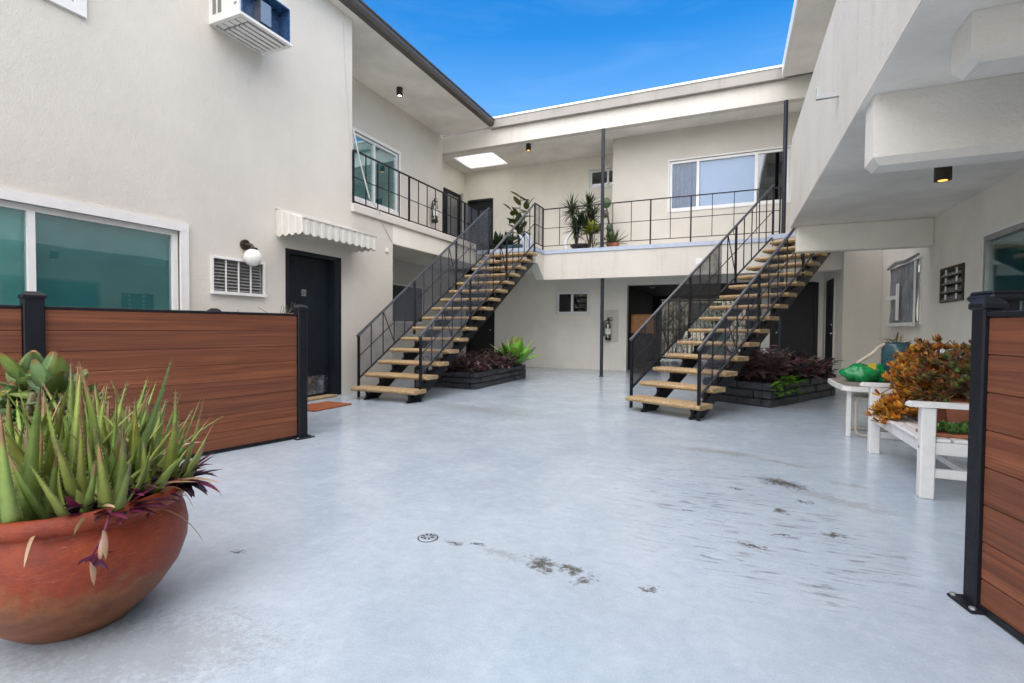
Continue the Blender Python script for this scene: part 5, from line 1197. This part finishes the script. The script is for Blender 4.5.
t = thing('house', 'pale stucco house across the lane, glimpsed through the passage', 'house', (-1, 24, 0), 0)
m = MB(); m.wall('y', 23, .3, -9, 9, 0, 3.2, [(-1.6, -.4, 1.0, 2.2)]); part('wall', m, M['far_wall'], t)
m = MB(); m.extrude([(-9.4, 22.6, 3.2), (-9.4, 26, 4.4), (-9.4, 29.5, 3.2)], (18.8, 0, 0)); part('roof', m, M['fascia'], t)
m = MB(); m.box((-1.6, 23.12, 1.0), (-.4, 23.14, 2.2)); part('window', m, M['louvre'], t)
g = MB(); g.poly([(-12, 17.5, -.02), (12, 17.5, -.02), (12, 32, -.02), (-12, 32, -.02)]); struct('lane', g, paint('pale lane concrete', (.36, .35, .33), .85, .15))

# ------------------------------------------------------------------ camera, light, world
P_f, P_pit, P_yaw, P_roll = 498.745, -2.60322120e-02, 4.13680166e-01, 7.95150970e-03
cy, sy = math.cos(P_yaw), math.sin(P_yaw)
fwd = Vector((-sy * math.cos(P_pit), cy * math.cos(P_pit), math.sin(P_pit))); r_ = Vector((cy, sy, 0)); u_ = r_.cross(fwd)
r2 = r_ * math.cos(P_roll) + u_ * math.sin(P_roll); u2 = -r_ * math.sin(P_roll) + u_ * math.cos(P_roll)
cam = bpy.data.cameras.new('camera'); co = link(bpy.data.objects.new('camera', cam))
mw = Matrix((r2, u2, -fwd)).transposed().to_4x4(); mw.translation = Vector((0, 0, 1.03)); co.matrix_world = mw
cam.sensor_width = 36; cam.sensor_fit = 'HORIZONTAL'; cam.lens = P_f / 1024 * 36; cam.clip_start = .05; cam.clip_end = 600
SC.camera = co
SUN_EL, SUN_AZ = 54., 172.       # azimuth measured clockwise from +Y
w = bpy.data.worlds.new('World'); SC.world = w; w.use_nodes = True
nt = w.node_tree; bg = nt.nodes['Background']
sky = nt.nodes.new('ShaderNodeTexSky'); sky.sky_type = 'NISHITA'; sky.sun_disc = False
sky.sun_elevation = R(SUN_EL); sky.sun_rotation = R(SUN_AZ); sky.air_density = 1.0; sky.dust_density = 1.0; sky.ozone_density = 3.0
tc = nt.nodes.new('ShaderNodeTexCoord'); mp = nt.nodes.new('ShaderNodeMapping'); mp.inputs['Scale'].default_value = (1.2, 1.2, 6.); nt.links.new(tc.outputs['Generated'], mp.inputs[0])
nz = nt.nodes.new('ShaderNodeTexNoise'); nz.inputs['Scale'].default_value = 2.6; nz.inputs['Detail'].default_value = 7; nz.inputs['Roughness'].default_value = .62; nz.inputs['Distortion'].default_value = .8; nt.links.new(mp.outputs[0], nz.inputs['Vector'])
rp = nt.nodes.new('ShaderNodeValToRGB'); rp.color_ramp.elements[0].position = .50; rp.color_ramp.elements[0].color = (0, 0, 0, 1); rp.color_ramp.elements[1].position = .85; rp.color_ramp.elements[1].color = (.03, .03, .03, 1); nt.links.new(nz.outputs[0], rp.inputs[0])
hs = nt.nodes.new('ShaderNodeHueSaturation'); hs.inputs['Saturation'].default_value = 1.42; hs.inputs['Value'].default_value = 1.1; nt.links.new(sky.outputs[0], hs.inputs['Color'])
mx = nt.nodes.new('ShaderNodeMix'); mx.data_type = 'RGBA'; nt.links.new(rp.outputs[0], mx.inputs[0]); nt.links.new(hs.outputs[0], mx.inputs[6]); mx.inputs[7].default_value = (9, 9.6, 10.5, 1)
sep = nt.nodes.new('ShaderNodeSeparateXYZ'); nt.links.new(tc.outputs['Generated'], sep.inputs[0])
mr = nt.nodes.new('ShaderNodeMapRange'); mr.inputs['From Min'].default_value = .36; mr.inputs['From Max'].default_value = .50; mr.inputs['To Min'].default_value = .38; mr.inputs['To Max'].default_value = 0.; nt.links.new(sep.outputs[2], mr.inputs['Value'])
hz = nt.nodes.new('ShaderNodeMix'); hz.data_type = 'RGBA'; nt.links.new(mr.outputs[0], hz.inputs[0]); nt.links.new(mx.outputs[2], hz.inputs[6]); hz.inputs[7].default_value = (1.6, 2.8, 4.4, 1)
nt.links.new(hz.outputs[2], bg.inputs[0]); bg.inputs[1].default_value = .045
sun = bpy.data.lights.new('sun', 'SUN'); so = link(bpy.data.objects.new('sun', sun)); sun.energy = 1.5; sun.angle = R(130); sun.color = (1, .87, .70)
e, a = R(SUN_EL), R(SUN_AZ); dv = Vector((math.sin(a) * math.cos(e), math.cos(a) * math.cos(e), math.sin(e))); so.rotation_euler = dv.to_track_quat('Z', 'Y').to_euler(); so.location = dv * 30
SC.view_settings.view_transform = 'Standard'; SC.view_settings.look = 'None'; SC.view_settings.gamma = 1; SC.view_settings.exposure = 2.48; SC.view_settings.use_curve_mapping = False
SC.cycles.max_bounces = 8; SC.cycles.transparent_max_bounces = 24; SC.cycles.use_denoising = True; SC.cycles.use_adaptive_sampling = True; SC.cycles.adaptive_threshold = .02; SC.cycles.diffuse_bounces = 5; SC.cycles.glossy_bounces = 4
